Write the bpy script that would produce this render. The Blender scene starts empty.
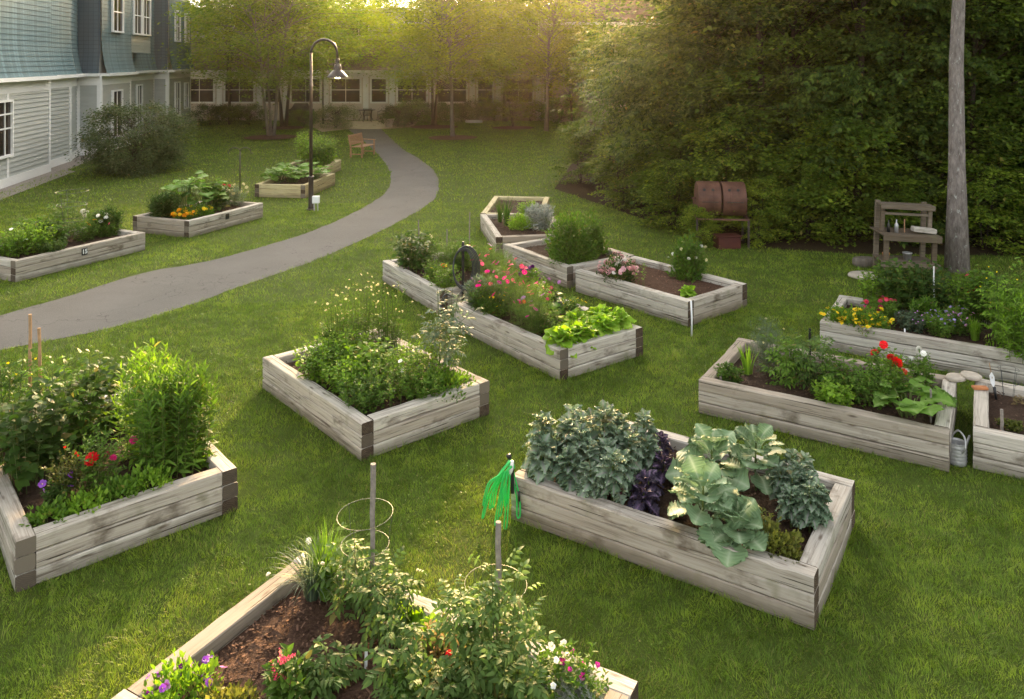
import bpy, math, random
import numpy as np
from mathutils import Vector, Matrix
PI = math.pi
random.seed(7)
scene = bpy.context.scene
COL = scene.collection
CAMH = 3.95

def at(px, py, z=0.0):
    """a point of the place: where the sight line of photo pixel (px, py) meets height z (surveying helper)"""
    Y = (CAMH - z) * 800.0 / (py - 60.0)
    return ((px - 512.0) * Y / 800.0, Y, z)

def tag(o, label=None, cat=None, group=None, kind=None):
    if label: o['label'] = label
    if cat: o['category'] = cat
    if group: o['group'] = group
    if kind: o['kind'] = kind
    return o

def empty(name, loc, rz=0.0, label=None, cat=None, group=None):
    o = bpy.data.objects.new(name, None); COL.objects.link(o)
    o.location = loc; o.rotation_euler = (0, 0, rz); o.empty_display_size = 0.1
    return tag(o, label, cat, group)

# ------------------------------------------------------------ node helpers
def new_mat(name):
    m = bpy.data.materials.new(name); m.use_nodes = True
    nt = m.node_tree; nt.nodes.clear()
    return m, nt

class N:
    def __init__(s, nt): s.nt = nt
    def n(s, t, **kw):
        nd = s.nt.nodes.new(t)
        for k, v in kw.items():
            if k.startswith('i_'): nd.inputs[k[2:].replace('_', ' ')].default_value = v
            else: setattr(nd, k, v)
        return nd
    def l(s, a, b): s.nt.links.new(a, b)
    def ramp(s, fac, stops, interp='LINEAR'):
        r = s.n('ShaderNodeValToRGB'); r.color_ramp.interpolation = interp
        e = r.color_ramp.elements
        while len(e) < len(stops): e.new(0.5)
        for el, (p, c) in zip(e, stops):
            el.position = p; el.color = (c[0], c[1], c[2], 1) if not isinstance(c, (int, float)) else (c, c, c, 1)
        s.l(fac, r.inputs[0]); return r.outputs[0]
    def mix(s, fac, a, b, mode='MIX'):
        m = s.n('ShaderNodeMix', data_type='RGBA', blend_type=mode)
        for sock, v in ((m.inputs[0], fac), (m.inputs[6], a), (m.inputs[7], b)):
            if hasattr(v, 'is_output'): s.l(v, sock)
            else: sock.default_value = v if isinstance(v, (int, float)) else (v[0], v[1], v[2], 1)
        return m.outputs[2]
    def math(s, op, a, b=0.0, c=0.0):
        m = s.n('ShaderNodeMath', operation=op)
        for sock, v in zip(m.inputs, (a, b, c)):
            if hasattr(v, 'is_output'): s.l(v, sock)
            else: sock.default_value = v
        return m.outputs[0]
    def noise(s, vec, scale, detail=4, rough=0.55, dist=0.0):
        t = s.n('ShaderNodeTexNoise'); t.inputs['Scale'].default_value = scale
        t.inputs['Detail'].default_value = detail; t.inputs['Roughness'].default_value = rough
        t.inputs['Distortion'].default_value = dist
        if vec is not None: s.l(vec, t.inputs['Vector'])
        return t.outputs[0]
    def mapping(s, vec, scale=(1, 1, 1), loc=(0, 0, 0)):
        m = s.n('ShaderNodeMapping'); m.inputs['Scale'].default_value = scale; m.inputs['Location'].default_value = loc
        s.l(vec, m.inputs[0]); return m.outputs[0]
    def bump(s, h, strength=0.5, dist=0.01):
        b = s.n('ShaderNodeBump'); b.inputs['Strength'].default_value = strength; b.inputs['Distance'].default_value = dist
        s.l(h, b.inputs['Height']); return b.outputs[0]
    def out(s, sh):
        o = s.n('ShaderNodeOutputMaterial'); s.l(sh, o.inputs[0])
    def princ(s, col, rough=0.7, normal=None, spec=0.3, metal=0.0):
        p = s.n('ShaderNodeBsdfPrincipled')
        for k, v in (('Base Color', col), ('Roughness', rough), ('Metallic', metal)):
            if hasattr(v, 'is_output'): s.l(v, p.inputs[k])
            else: p.inputs[k].default_value = v if isinstance(v, (int, float)) else (v[0], v[1], v[2], 1)
        p.inputs['Specular IOR Level'].default_value = spec
        if normal is not None: s.l(normal, p.inputs['Normal'])
        return p.outputs[0]

def plain(name, col, rough=0.6, var=0.15, scale=8, metal=0.0, spec=0.4, bump=0.0, bscale=60):
    m, nt = new_mat(name); g = N(nt)
    tc = g.n('ShaderNodeTexCoord').outputs['Object']
    nz = g.noise(tc, scale, 5, 0.6)
    c = g.ramp(nz, [(0.3, tuple(x * (1 - var) for x in col)), (0.7, tuple(min(1, x * (1 + var)) for x in col))])
    nrm = g.bump(g.noise(tc, bscale, 3), bump, 0.01) if bump else None
    r = g.math('ADD', rough - 0.06, g.math('MULTIPLY', nz, 0.12))
    g.out(g.princ(c, r, nrm, spec, metal)); return m

_leaf = {}
def leafmat(name, col, col2=None, rib=None, trans=0.38, rough=0.55, spec=0.18, cl=2.5):
    """foliage: colour differs per leaf and from clump to clump, light passes through"""
    if name in _leaf: return _leaf[name]
    m, nt = new_mat(name); g = N(nt)
    col2 = col2 or tuple(min(1, c * k) for c, k in zip(col, (1.75, 1.55, 1.3)))
    geo = g.n('ShaderNodeNewGeometry'); tc = g.n('ShaderNodeTexCoord').outputs['Object']
    oi = g.n('ShaderNodeObjectInfo').outputs['Random']
    f = g.math('ADD', g.math('MULTIPLY', geo.outputs['Random Per Island'], 0.55), g.math('MULTIPLY', g.noise(tc, cl, 2), 0.75))
    f = g.math('ADD', g.math('SUBTRACT', f, 0.2), g.math('MULTIPLY', g.math('SUBTRACT', oi, 0.5), 0.42))
    dark = tuple(c * 0.6 for c in col)
    c = g.ramp(f, [(0.05, dark), (0.45, col), (0.95, col2)])
    # a few yellowed or browned leaves
    old = g.math('GREATER_THAN', geo.outputs['Random Per Island'], 0.985)
    c = g.mix(g.math('MULTIPLY', old, 0.7), c, (0.22, 0.17, 0.05))
    if rib:
        at_ = g.n('ShaderNodeAttribute', attribute_name='rib').outputs['Fac']
        c = g.mix(g.math('MULTIPLY', g.math('POWER', at_, 2.5), 0.75), c, rib)
    nrm = g.bump(g.noise(tc, 90, 3), 0.25, 0.004)
    p = g.princ(c, rough, nrm, spec)
    t = g.n('ShaderNodeBsdfTranslucent')
    hs = g.n('ShaderNodeHueSaturation'); hs.inputs['Value'].default_value = 1.5; hs.inputs['Saturation'].default_value = 1.1
    g.l(c, hs.inputs['Color']); g.l(hs.outputs[0], t.inputs[0])
    mx = g.n('ShaderNodeMixShader'); mx.inputs[0].default_value = trans
    g.l(p, mx.inputs[1]); g.l(t.outputs[0], mx.inputs[2]); g.out(mx.outputs[0])
    _leaf[name] = m; return m

# ------------------------------------------------------------ mesh helpers
def mesh_obj(name, verts, faces, mats, midx=None, parent=None, loc=None, smooth=False):
    me = bpy.data.meshes.new(name); me.from_pydata([tuple(v) for v in verts], [], faces)
    for m in (mats if isinstance(mats, (list, tuple)) else [mats]): me.materials.append(m)
    if midx is not None: me.polygons.foreach_set('material_index', midx)
    if smooth: me.polygons.foreach_set('use_smooth', [True] * len(faces))
    me.update()
    o = bpy.data.objects.new(name, me); COL.objects.link(o)
    if parent: o.parent = parent
    if loc is not None: o.location = loc
    return o

class MB:
    """collects boxes, tubes, lathes; build() links them as one mesh object"""
    def __init__(s): s.v = []; s.f = []; s.m = []
    def add(s, v, f, mi=0):
        b = len(s.v); s.v += [tuple(x) for x in v]; s.f += [tuple(i + b for i in q) for q in f]; s.m += [mi] * len(f); return s
    def box(s, c, d, rz=0.0, mi=0, rx=0.0, ry=0.0, bev=0.0):
        hx, hy, hz = d[0] / 2, d[1] / 2, d[2] / 2
        M = Matrix.Translation(c) @ Matrix.Rotation(rz, 4, 'Z') @ Matrix.Rotation(ry, 4, 'Y') @ Matrix.Rotation(rx, 4, 'X')
        if bev <= 0:
            P = [(-hx, -hy, -hz), (hx, -hy, -hz), (hx, hy, -hz), (-hx, hy, -hz), (-hx, -hy, hz), (hx, -hy, hz), (hx, hy, hz), (-hx, hy, hz)]
            F = [(0, 3, 2, 1), (4, 5, 6, 7), (0, 1, 5, 4), (1, 2, 6, 5), (2, 3, 7, 6), (3, 0, 4, 7)]
            return s.add([M @ Vector(p) for p in P], F, mi)
        P = []; F = []
        ids = {}
        for ax in range(3):
            for sx in (-1, 1):
                for sy in (-1, 1):
                    for sz in (-1, 1):
                        p = [sx * hx, sy * hy, sz * hz]; sg = (sx, sy, sz)
                        for k in range(3):
                            if k != ax: p[k] -= sg[k] * bev
                        ids[(ax, sx, sy, sz)] = len(P); P.append(tuple(p))
        def I(ax, a, b, c): return ids[(ax, a, b, c)]
        for s1 in (-1, 1):
            q = [I(0, s1, -1, -1), I(0, s1, 1, -1), I(0, s1, 1, 1), I(0, s1, -1, 1)]; F.append(q if s1 > 0 else q[::-1])
            q = [I(1, -1, s1, -1), I(1, -1, s1, 1), I(1, 1, s1, 1), I(1, 1, s1, -1)]; F.append(q if s1 > 0 else q[::-1])
            q = [I(2, -1, -1, s1), I(2, 1, -1, s1), I(2, 1, 1, s1), I(2, -1, 1, s1)]; F.append(q if s1 > 0 else q[::-1])
        for a in (-1, 1):
            for b in (-1, 1):
                F.append([I(0, a, b, -1), I(0, a, b, 1), I(1, a, b, 1), I(1, a, b, -1)])
                F.append([I(0, a, -1, b), I(0, a, 1, b), I(2, a, 1, b), I(2, a, -1, b)])
                F.append([I(1, -1, a, b), I(1, 1, a, b), I(2, 1, a, b), I(2, -1, a, b)])
                for c in (-1, 1): F.append([I(0, a, b, c), I(1, a, b, c), I(2, a, b, c)])
        return s.add([M @ Vector(p) for p in P], F, mi)
    def tube(s, pts, r, n=8, mi=0, caps=True):
        pts = [Vector(p) for p in pts]; k = len(pts)
        rr = r if isinstance(r, (list, tuple)) else [r] * k
        V = []; F = []; prev = None
        for i, p in enumerate(pts):
            t = (pts[min(i + 1, k - 1)] - pts[max(i - 1, 0)]).normalized()
            if prev is None:
                a = Vector((1, 0, 0)) if abs(t.x) < 0.8 else Vector((0, 1, 0)); u = (a - t * a.dot(t)).normalized()
            else: u = (prev - t * prev.dot(t)).normalized()
            prev = u; w = t.cross(u)
            for j in range(n):
                a = 2 * PI * j / n; V.append(p + (u * math.cos(a) + w * math.sin(a)) * rr[i])
        for i in range(k - 1):
            for j in range(n):
                F.append((i * n + j, i * n + (j + 1) % n, (i + 1) * n + (j + 1) % n, (i + 1) * n + j))
        if caps: F.append(tuple(range(n))[::-1]); F.append(tuple((k - 1) * n + j for j in range(n)))
        return s.add(V, F, mi)
    def lathe(s, prof, c=(0, 0, 0), n=20, mi=0, M=None):
        V = []; F = []; k = len(prof)
        for r, z in prof:
            for j in range(n):
                a = 2 * PI * j / n; p = Vector((r * math.cos(a), r * math.sin(a), z))
                if M: p = M @ p
                V.append(p + Vector(c))
        for i in range(k - 1):
            for j in range(n): F.append((i * n + j, i * n + (j + 1) % n, (i + 1) * n + (j + 1) % n, (i + 1) * n + j))
        return s.add(V, F, mi)
    def build(s, name, mats, parent=None, loc=None, smooth=False):
        return mesh_obj(name, s.v, s.f, mats, s.m, parent, loc, smooth)

# ------------------------------------------------------------ leaf templates: length 1 along +x, y across, z up
def T(v, tri=None, quad=None, rib=None):
    v = np.array(v, float)
    return dict(v=v, tri=np.array(tri, int).reshape(-1, 3) if tri else None, quad=np.array(quad, int).reshape(-1, 4) if quad else None,
                rib=np.array(rib, float) if rib is not None else np.zeros(len(v)))
def t_ovate(w=.3, fold=.07, droop=.12):
    return T([(0, 0, 0), (.35, 0, -.02), (.3, w, fold), (.3, -w, fold), (.72, 0, -droop * .5), (.68, w * .72, fold * .6 - droop * .4), (.68, -w * .72, fold * .6 - droop * .4), (1, 0, -droop)],
             tri=[(0, 1, 2), (0, 3, 1), (4, 7, 5), (4, 6, 7)], quad=[(1, 4, 5, 2), (1, 3, 6, 4)], rib=[1, 1, 0, 0, .8, 0, 0, .2])
def t_dia(w=.28, fold=.05, droop=.08):
    return T([(0, 0, 0), (.45, w, fold), (1, 0, -droop), (.45, -w, fold)], tri=[(0, 2, 1), (0, 3, 2)])
def join(parts):
    v = []; tri = []; quad = []; rib = []; b = 0
    for t, M, off in parts:
        vv = t['v'] @ np.array(M).T + np.array(off); v.append(vv); rib.append(t['rib'])
        if t['tri'] is not None: tri.append(t['tri'] + b)
        if t['quad'] is not None: quad.append(t['quad'] + b)
        b += len(vv)
    return dict(v=np.concatenate(v), tri=np.concatenate(tri) if tri else None, quad=np.concatenate(quad) if quad else None, rib=np.concatenate(rib))
def rotz(a, s=1.0, ry=0.0):
    c, d = math.cos(a), math.sin(a); R = np.array([[c, -d, 0], [d, c, 0], [0, 0, 1]])
    e, f = math.cos(ry), math.sin(ry); Y = np.array([[e, 0, f], [0, 1, 0], [-f, 0, e]])
    return (R @ Y) * s
def t_compound(n=3, w=.3):
    d = t_ovate(w, .05, .2); P = [(d, rotz(0, .38, .35), (.62, 0, -.1))]
    for i in range(n):
        x = .18 + .42 * i / max(1, n - 1)
        for sg in (-1, 1): P.append((d, rotz(sg * (.95 + .1 * i), .36 - .03 * i, .35), (x, 0, -.1 * x * x)))
    st = T([(0, .008, 0), (0, -.008, 0), (.65, .005, -.09), (.65, -.005, -.09)], quad=[(0, 1, 3, 2)]); P.append((st, np.eye(3), (0, 0, 0)))
    return join(P)
def t_feather(n=9):
    rs = random.Random(3); P = []
    nd = T([(0, .035, 0), (0, -.035, 0), (1, 0, 0)], tri=[(0, 1, 2)])
    for i in range(n):
        x = .12 + .85 * i / n
        for sg in (-1, 1): P.append((nd, rotz(sg * rs.uniform(.5, 1.0), rs.uniform(.2, .42) * (1.1 - .5 * x), rs.uniform(-.7, .4)), (x, 0, -.15 * x * x)))
    P.append((T([(0, .012, 0), (0, -.012, 0), (1, 0, -.15)], tri=[(0, 1, 2)]), np.eye(3), (0, 0, 0)))
    return join(P)
def t_grid(nx, ny, wf, ruffle=0.1, freq=3, droop=.3, cup=.1, seed=0, petiole=0.15, lobes=0.0, notch=0):
    rs = random.Random(seed); v = []; rib = []; ph = rs.uniform(0, 6)
    for i in range(nx + 1):
        u = i / nx; wdt = wf(u)
        for j in range(ny + 1):
            s = (j / ny - .5) * 2; e = abs(s)
            lb = 1 + lobes * math.sin(u * notch * 2 * PI + (0.8 if s > 0 else 0)) * e if notch else 1
            x = petiole + (1 - petiole) * (u - .20 * e * e * u * u + .04 * e * math.sin(3 * ph + freq * u * 3)) if u > 0 else petiole * .6
            y = s * wdt * lb
            z = cup * e * e * .8 - droop * u * u + ruffle * (e ** 1.6) * math.sin(freq * 2 * PI * u + ph + (1.7 if s > 0 else 0)) + rs.uniform(-1, 1) * ruffle * .22
            v.append((x, y, z)); rib.append(max(0, 1 - e * 2.2) if i < nx else 0)
            if j not in (0, ny) and e > .05 and (i % (3 if nx > 13 else 2) == 0): rib[-1] = max(rib[-1], .8 * (1 - e * .6))
    q = []
    for i in range(nx):
        for j in range(ny):
            a = i * (ny + 1) + j; q.append((a, a + ny + 1, a + ny + 2, a + 1))
    b = len(v); v += [(0, .012, 0), (0, -.012, 0), (petiole * 1.1, .012, -.005), (petiole * 1.1, -.012, -.005)]; rib += [1] * 4; q.append((b, b + 1, b + 3, b + 2))
    return T(v, quad=q, rib=rib)
wf_oval = lambda u: .32 * (math.sin(PI * min(1, (u * .93 + .05))) ** .7)
wf_kale = lambda u: .36 * (math.sin(PI * min(1, (u * .9 + .07))) ** .55)
wf_round = lambda u: .44 * (math.sin(PI * min(1, (u * .80 + .08))) ** .7)
wf_squash = lambda u: .58 * (max(0, math.sin(PI * min(1, u * .88 + .12))) ** .55)
TP = {
 'ovate': [t_ovate(.28), t_ovate(.24, .1, .25)], 'broad': [t_ovate(.4, .08, .2), t_ovate(.36, .04, .3)],
 'lance': [t_ovate(.12, .03, .3), t_ovate(.10, .02, .05)], 'dia': [t_dia()], 'sliver': [t_dia(.1, .02, .2)],
 'compound': [t_compound(3, .22), t_compound(2, .26), t_compound(3, .19)], 'feather': [t_feather()],
 'collard': [t_grid(18, 10, wf_round, .048, 6.5, .20, .10, k, .44, .10, 6.7) for k in range(6)],
 'kale': [t_grid(14, 8, wf_kale, .15, 7.3, .38, .18, k + 9, .25, .42, 7.4) for k in range(5)],
 'lettuce': [t_grid(8, 8, wf_round, .13, 4.5, .35, .22, k + 20, .08, .12, 5) for k in range(4)],
 'squash': [t_grid(9, 10, wf_squash, .03, 3.2, .22, .10, k + 40, .34, .16, 3.1) for k in range(4)],
 'hosta': [t_grid(5, 4, lambda u: .3 * math.sin(PI * min(1, u * .92 + .04)) ** .8, .02, 1, .5, .1, k + 60, .3) for k in range(2)],
}

class Fol:
    def __init__(s, seed=0): s.blocks = []; s.mb = MB(); s.rng = np.random.default_rng(seed); s.tips = []
    def leaves(s, kind, pos, dirs, scale, mi=0, roll=0.5, up=(0, 0, 1)):
        pos = np.asarray(pos, float).reshape(-1, 3); n = len(pos)
        if n == 0: return
        x = np.asarray(dirs, float).reshape(-1, 3); x = x / (np.linalg.norm(x, axis=1, keepdims=True) + 1e-9)
        u = np.tile(np.array(up, float), (n, 1)) + s.rng.normal(0, roll, (n, 3))
        y = np.cross(u, x); y /= (np.linalg.norm(y, axis=1, keepdims=True) + 1e-9); z = np.cross(x, y)
        sc = np.broadcast_to(np.asarray(scale, float), (n,))
        which = s.rng.integers(0, len(TP[kind]), n)
        for k, t in enumerate(TP[kind]):
            ix = np.nonzero(which == k)[0]
            if not len(ix): continue
            tv = t['v']; nv = len(tv)
            V = (tv[None, :, 0, None] * x[ix][:, None, :] + tv[None, :, 1, None] * y[ix][:, None, :] + tv[None, :, 2, None] * z[ix][:, None, :]) * sc[ix][:, None, None] + pos[ix][:, None, :]
            V = V.reshape(-1, 3); base = (np.arange(len(ix)) * nv)[:, None, None]
            rib = np.tile(t['rib'], len(ix)); first = True
            for key in ('tri', 'quad'):
                if t[key] is None: continue
                F = (t[key][None] + base).reshape(-1, t[key].shape[1])
                s.blocks.append([V if first else None, F, mi, rib]); first = False
    def stem(s, pts, r, mi=1, n=4): s.mb.tube(pts, r, n, mi, caps=False)
    def mesh(s, name, mats):
        # flatten: blocks sharing verts
        me = bpy.data.meshes.new(name); V = []; L = []; S = []; MI = []; R = []; voff = 0; ls = 0; cur = 0
        bl = list(s.blocks)
        fm = {}
        if s.mb.v:
            bl.append([np.array(s.mb.v), np.array(s.mb.f), -1, np.zeros(len(s.mb.v))]); fm[4] = s.mb.m
        tot = []
        for b in bl:
            if b[0] is not None: cur = voff; V.append(b[0]); R.append(b[3]); voff += len(b[0])
            F = b[1]; k = F.shape[1]; L.append((F + cur).ravel()); S.append(ls + np.arange(len(F)) * k); ls += len(F) * k
            tot.append(np.full(len(F), k))
            MI.append(np.array(fm[k]) if b[2] == -1 else np.full(len(F), b[2]))
        V = np.concatenate(V).astype(np.float32); L = np.concatenate(L).astype(np.int32); S = np.concatenate(S).astype(np.int32)
        me.vertices.add(len(V)); me.vertices.foreach_set('co', V.ravel())
        me.loops.add(len(L)); me.loops.foreach_set('vertex_index', L)
        me.polygons.add(len(S)); me.polygons.foreach_set('loop_start', S)
        for m in mats: me.materials.append(m)
        me.polygons.foreach_set('material_index', np.concatenate(MI).astype(np.int32))
        me.polygons.foreach_set('use_smooth', np.ones(len(S), dtype=bool))
        a = me.attributes.new('rib', 'FLOAT', 'POINT'); a.data.foreach_set('value', np.concatenate(R).astype(np.float32))
        me.update(calc_edges=True)
        return me
# ------------------------------------------------------------ materials of the place
def lawn_color(g, vec_small, seedf=None):
    big = g.noise(vec_small, 0.35, 4, 0.6)
    mid = g.noise(vec_small, 1.9, 4, 0.6)
    return big, mid
def make_ground_mat():
    m, nt = new_mat('lawn_soil'); g = N(nt)
    p = g.n('ShaderNodeNewGeometry').outputs['Position']
    mid = g.noise(p, 1.7, 5, 0.6); fine = g.noise(p, 45, 4, 0.7)
    c = g.mix(mid, (.030, .052, .009), (.085, .125, .018))
    c = g.mix(g.math('MULTIPLY', fine, .55), c, (.10, .125, .03))
    g.out(g.princ(c, .95, g.bump(fine, .9, .03), .1)); return m
def make_grass_mat():
    m, nt = new_mat('grass_blades'); g = N(nt)
    geo = g.n('ShaderNodeNewGeometry'); p = geo.outputs['Position']
    mid = g.noise(p, 2.2, 4, 0.65); big = g.noise(p, .45, 3, 0.6)
    pat = g.noise(p, 9.0, 4, .7)
    f = g.math('ADD', g.math('ADD', g.math('MULTIPLY', mid, .55), g.math('MULTIPLY', big, .32)), g.math('MULTIPLY', pat, .42))
    c = g.ramp(f, [(.50, (.038, .085, .009)), (.63, (.120, .220, .018)), (.79, (.30, .41, .036))])
    c = g.mix(g.math('MULTIPLY', geo.outputs['Random Per Island'], .45), c, (.22, .27, .045))
    # straw coloured dead blades, more of them in worn patches
    thr = g.math('SUBTRACT', 1.0, g.math('MULTIPLY', g.math('POWER', g.noise(p, 1.1, 3, .6), 4.0), 0.9))
    old = g.math('GREATER_THAN', geo.outputs['Random Per Island'], thr)
    c = g.mix(g.math('MULTIPLY', old, .7), c, (.28, .24, .10))
    pr = g.princ(c, .5, None, .25)
    t = g.n('ShaderNodeBsdfTranslucent'); g.l(g.mix(1.0, c, (1.5, 1.5, .9), 'MULTIPLY'), t.inputs[0])
    mx = g.n('ShaderNodeMixShader'); mx.inputs[0].default_value = .35
    g.l(pr, mx.inputs[1]); g.l(t.outputs[0], mx.inputs[2]); g.out(mx.outputs[0]); return m
def make_wood_mat(name, tone=(.40, .365, .325), dark=(.095, .075, .058), light=(.59, .55, .49), stain=1.45):
    m, nt = new_mat(name); g = N(nt)
    tc = g.n('ShaderNodeTexCoord').outputs['Object']; oi = g.n('ShaderNodeObjectInfo').outputs['Random']
    off = g.n('ShaderNodeCombineXYZ'); g.l(g.math('MULTIPLY', oi, 37.0), off.inputs[0]); g.l(g.math('MULTIPLY', oi, 11.0), off.inputs[1])
    v = g.n('ShaderNodeVectorMath', operation='ADD'); g.l(tc, v.inputs[0]); g.l(off.outputs[0], v.inputs[1]); v = v.outputs[0]
    grain = g.noise(g.mapping(v, (1.6, 45, 45)), 1.0, 6, .65, .6)
    wide = g.noise(g.mapping(v, (.9, 9, 9)), 1.0, 4, .6, .5)
    c = g.ramp(grain, [(.33, dark), (.45, tone), (.62, light)])
    c = g.mix(g.ramp(wide, [(.35, 0), (.65, .55)]), c, light)
    c = g.mix(g.ramp(oi, [(.0, .8), (.30, .1), (.65, 0), (1.0, .7)]), c, (tone[0] * .62, tone[1] * .54, tone[2] * .45))
    zz = g.n('ShaderNodeSeparateXYZ'); g.l(g.n('ShaderNodeNewGeometry').outputs['Position'], zz.inputs[0])
    soilz = g.math('ADD', zz.outputs[2], g.math('MULTIPLY', g.noise(v, 3.0, 4, .6), -.12))
    c = g.mix(g.ramp(soilz, [(-.0, .55), (.07, 0)]), c, (.085, .07, .045))
    # damp dark and greenish stains
    st = g.noise(g.mapping(v, (2.2, 2.2, 3.5)), 1.0, 5, .65)
    c = g.mix(g.math('MULTIPLY', g.ramp(st, [(.56, 0), (.70, 1)]), .62 * stain), c, (.13, .105, .08))
    st2 = g.noise(g.mapping(v, (3.1, 2.0, 2.0), (9, 2, 4)), 1.0, 3, .6)
    c = g.mix(g.math('MULTIPLY', g.ramp(st2, [(.60, 0), (.75, 1)]), .35 * stain), c, (.15, .16, .08))
    # knots
    vo = g.n('ShaderNodeTexVoronoi'); vo.inputs['Scale'].default_value = 1.0; g.l(g.mapping(v, (2.1, 7.5, 7.5)), vo.inputs['Vector'])
    kn = g.ramp(vo.outputs['Distance'], [(.04, 1), (.13, 0)])
    c = g.mix(g.math('MULTIPLY', kn, .8), c, (.10, .07, .05))
    # long drying cracks
    cr = g.noise(g.mapping(v, (.8, 60, 60), (3, 0, 0)), 1.0, 2, .5, .2)
    crk = g.ramp(cr, [(.665, 0), (.69, 1)])
    c = g.mix(g.math('MULTIPLY', crk, .92), c, (.05, .04, .03))
    h = g.math('SUBTRACT', g.math('ADD', grain, g.math('MULTIPLY', wide, .5)), g.math('MULTIPLY', crk, .9))
    g.out(g.princ(c, .85, g.bump(h, .75, .006), .15)); return m
def make_endgrain(name, a, b):
    m, nt = new_mat(name); g = N(nt)
    tc = g.n('ShaderNodeTexCoord').outputs['Object']; oi = g.n('ShaderNodeObjectInfo').outputs['Random']
    w = g.n('ShaderNodeTexWave', wave_type='RINGS', rings_direction='X'); w.inputs['Scale'].default_value = 22; w.inputs['Distortion'].default_value = 3
    w.inputs['Detail'].default_value = 3; g.l(g.mapping(tc, (0, 1, 1), (0, .03, -.09)), w.inputs[0])
    n = g.noise(g.mapping(tc, (26, 26, 26)), 1, 5, .7)
    c = g.mix(g.math('MULTIPLY', w.outputs['Fac'], .7), a, b); c = g.mix(g.ramp(n, [(.35, .9), (.62, 0)]), c, a)
    c = g.mix(oi, c, tuple(x * .7 for x in a)); c = g.mix(g.ramp(oi, [(.45, 0), (.9, .6)]), c, (.27, .235, .19))
    g.out(g.princ(c, .9, g.bump(n, .6, .005), .1)); return m
def make_soil_mat(name, a, b):
    m, nt = new_mat(name); g = N(nt)
    p = g.n('ShaderNodeNewGeometry'); q = p.outputs['Position']
    f = g.noise(q, 38, 6, .75); f2 = g.noise(q, 6, 3, .6)
    c = g.ramp(f, [(.3, a), (.55, b), (.72, tuple(min(1, x * 1.9) for x in b))])
    c = g.mix(g.math('MULTIPLY', f2, .5), c, a)
    c = g.mix(g.math('MULTIPLY', g.math('GREATER_THAN', p.outputs['Random Per Island'], .72), .55), c, tuple(min(1, x * 2.6) for x in b))
    g.out(g.princ(c, .95, g.bump(f, 1.0, .03), .1)); return m
def make_path_mat():
    m, nt = new_mat('asphalt_path'); g = N(nt)
    q = g.n('ShaderNodeNewGeometry').outputs['Position']
    f = g.noise(q, 160, 3, .8); b = g.noise(q, .8, 5, .6); s = g.noise(q, 5, 4, .7)
    c = g.ramp(f, [(.35, (.055, .053, .050)), (.55, (.122, .117, .108)), (.75, (.25, .24, .22))])
    c = g.mix(g.ramp(b, [(.4, 0), (.65, .35)]), c, (.16, .15, .145))
    c = g.mix(g.ramp(s, [(.55, 0), (.75, .3)]), c, (.09, .078, .072))
    cr = g.n('ShaderNodeTexVoronoi', feature='DISTANCE_TO_EDGE'); cr.inputs['Scale'].default_value = .55
    wv = g.n('ShaderNodeVectorMath', operation='ADD'); g.l(q, wv.inputs[0]); nn_ = g.n('ShaderNodeTexNoise'); nn_.inputs['Scale'].default_value = 3; g.l(q, nn_.inputs['Vector']); g.l(nn_.outputs[1], wv.inputs[1]); g.l(wv.outputs[0], cr.inputs['Vector'])
    c = g.mix(g.ramp(cr.outputs['Distance'], [(.0, .8), (.006, 0)]), c, (.035, .033, .03))
    g.out(g.princ(c, .9, g.bump(f, .6, .006), .2)); return m
def make_paint(name, col, var=.08):
    m, nt = new_mat(name); g = N(nt)
    tc = g.n('ShaderNodeTexCoord').outputs['Object']
    n = g.noise(g.mapping(tc, (1, 1, 6)), .9, 5, .6); n2 = g.noise(tc, 14, 4)
    c = g.ramp(n, [(.3, tuple(x * (1 - var) for x in col)), (.7, tuple(min(1, x * (1 + var)) for x in col))])
    c = g.mix(g.math('MULTIPLY', n2, .12), c, tuple(x * .6 for x in col))
    g.out(g.princ(c, .6, g.bump(n2, .15, .005), .3)); return m
def make_shingle(name, col):
    m, nt = new_mat(name); g = N(nt)
    uv = g.n('ShaderNodeUVMap'); uv.uv_map = 'UVMap'
    b = g.n('ShaderNodeTexBrick'); b.offset = .5; b.inputs['Scale'].default_value = 1.0
    b.inputs['Brick Width'].default_value = .19; b.inputs['Row Height'].default_value = .17; b.inputs['Mortar Size'].default_value = .006
    b.inputs['Color1'].default_value = (*[c * .80 for c in col], 1); b.inputs['Color2'].default_value = (*[min(1, c * 1.22) for c in col], 1)
    b.inputs['Mortar'].default_value = (*[c * .35 for c in col], 1); g.l(uv.outputs[0], b.inputs[0])
    n = g.noise(g.n('ShaderNodeTexCoord').outputs['Object'], 2.5, 5)
    c = g.mix(g.math('MULTIPLY', n, .35), b.outputs[0], tuple(x * 1.15 for x in col))
    g.out(g.princ(c, .8, g.bump(b.outputs['Fac'], -.4, .01), .2)); return m
def make_glass(name):
    m, nt = new_mat(name); g = N(nt)
    tc = g.n('ShaderNodeTexCoord').outputs['Object']
    c = g.ramp(g.noise(tc, 1.3, 2), [(.35, (.012, .010, .010)), (.7, (.05, .04, .036))])
    g.out(g.princ(c, .12, None, .25)); return m
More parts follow.
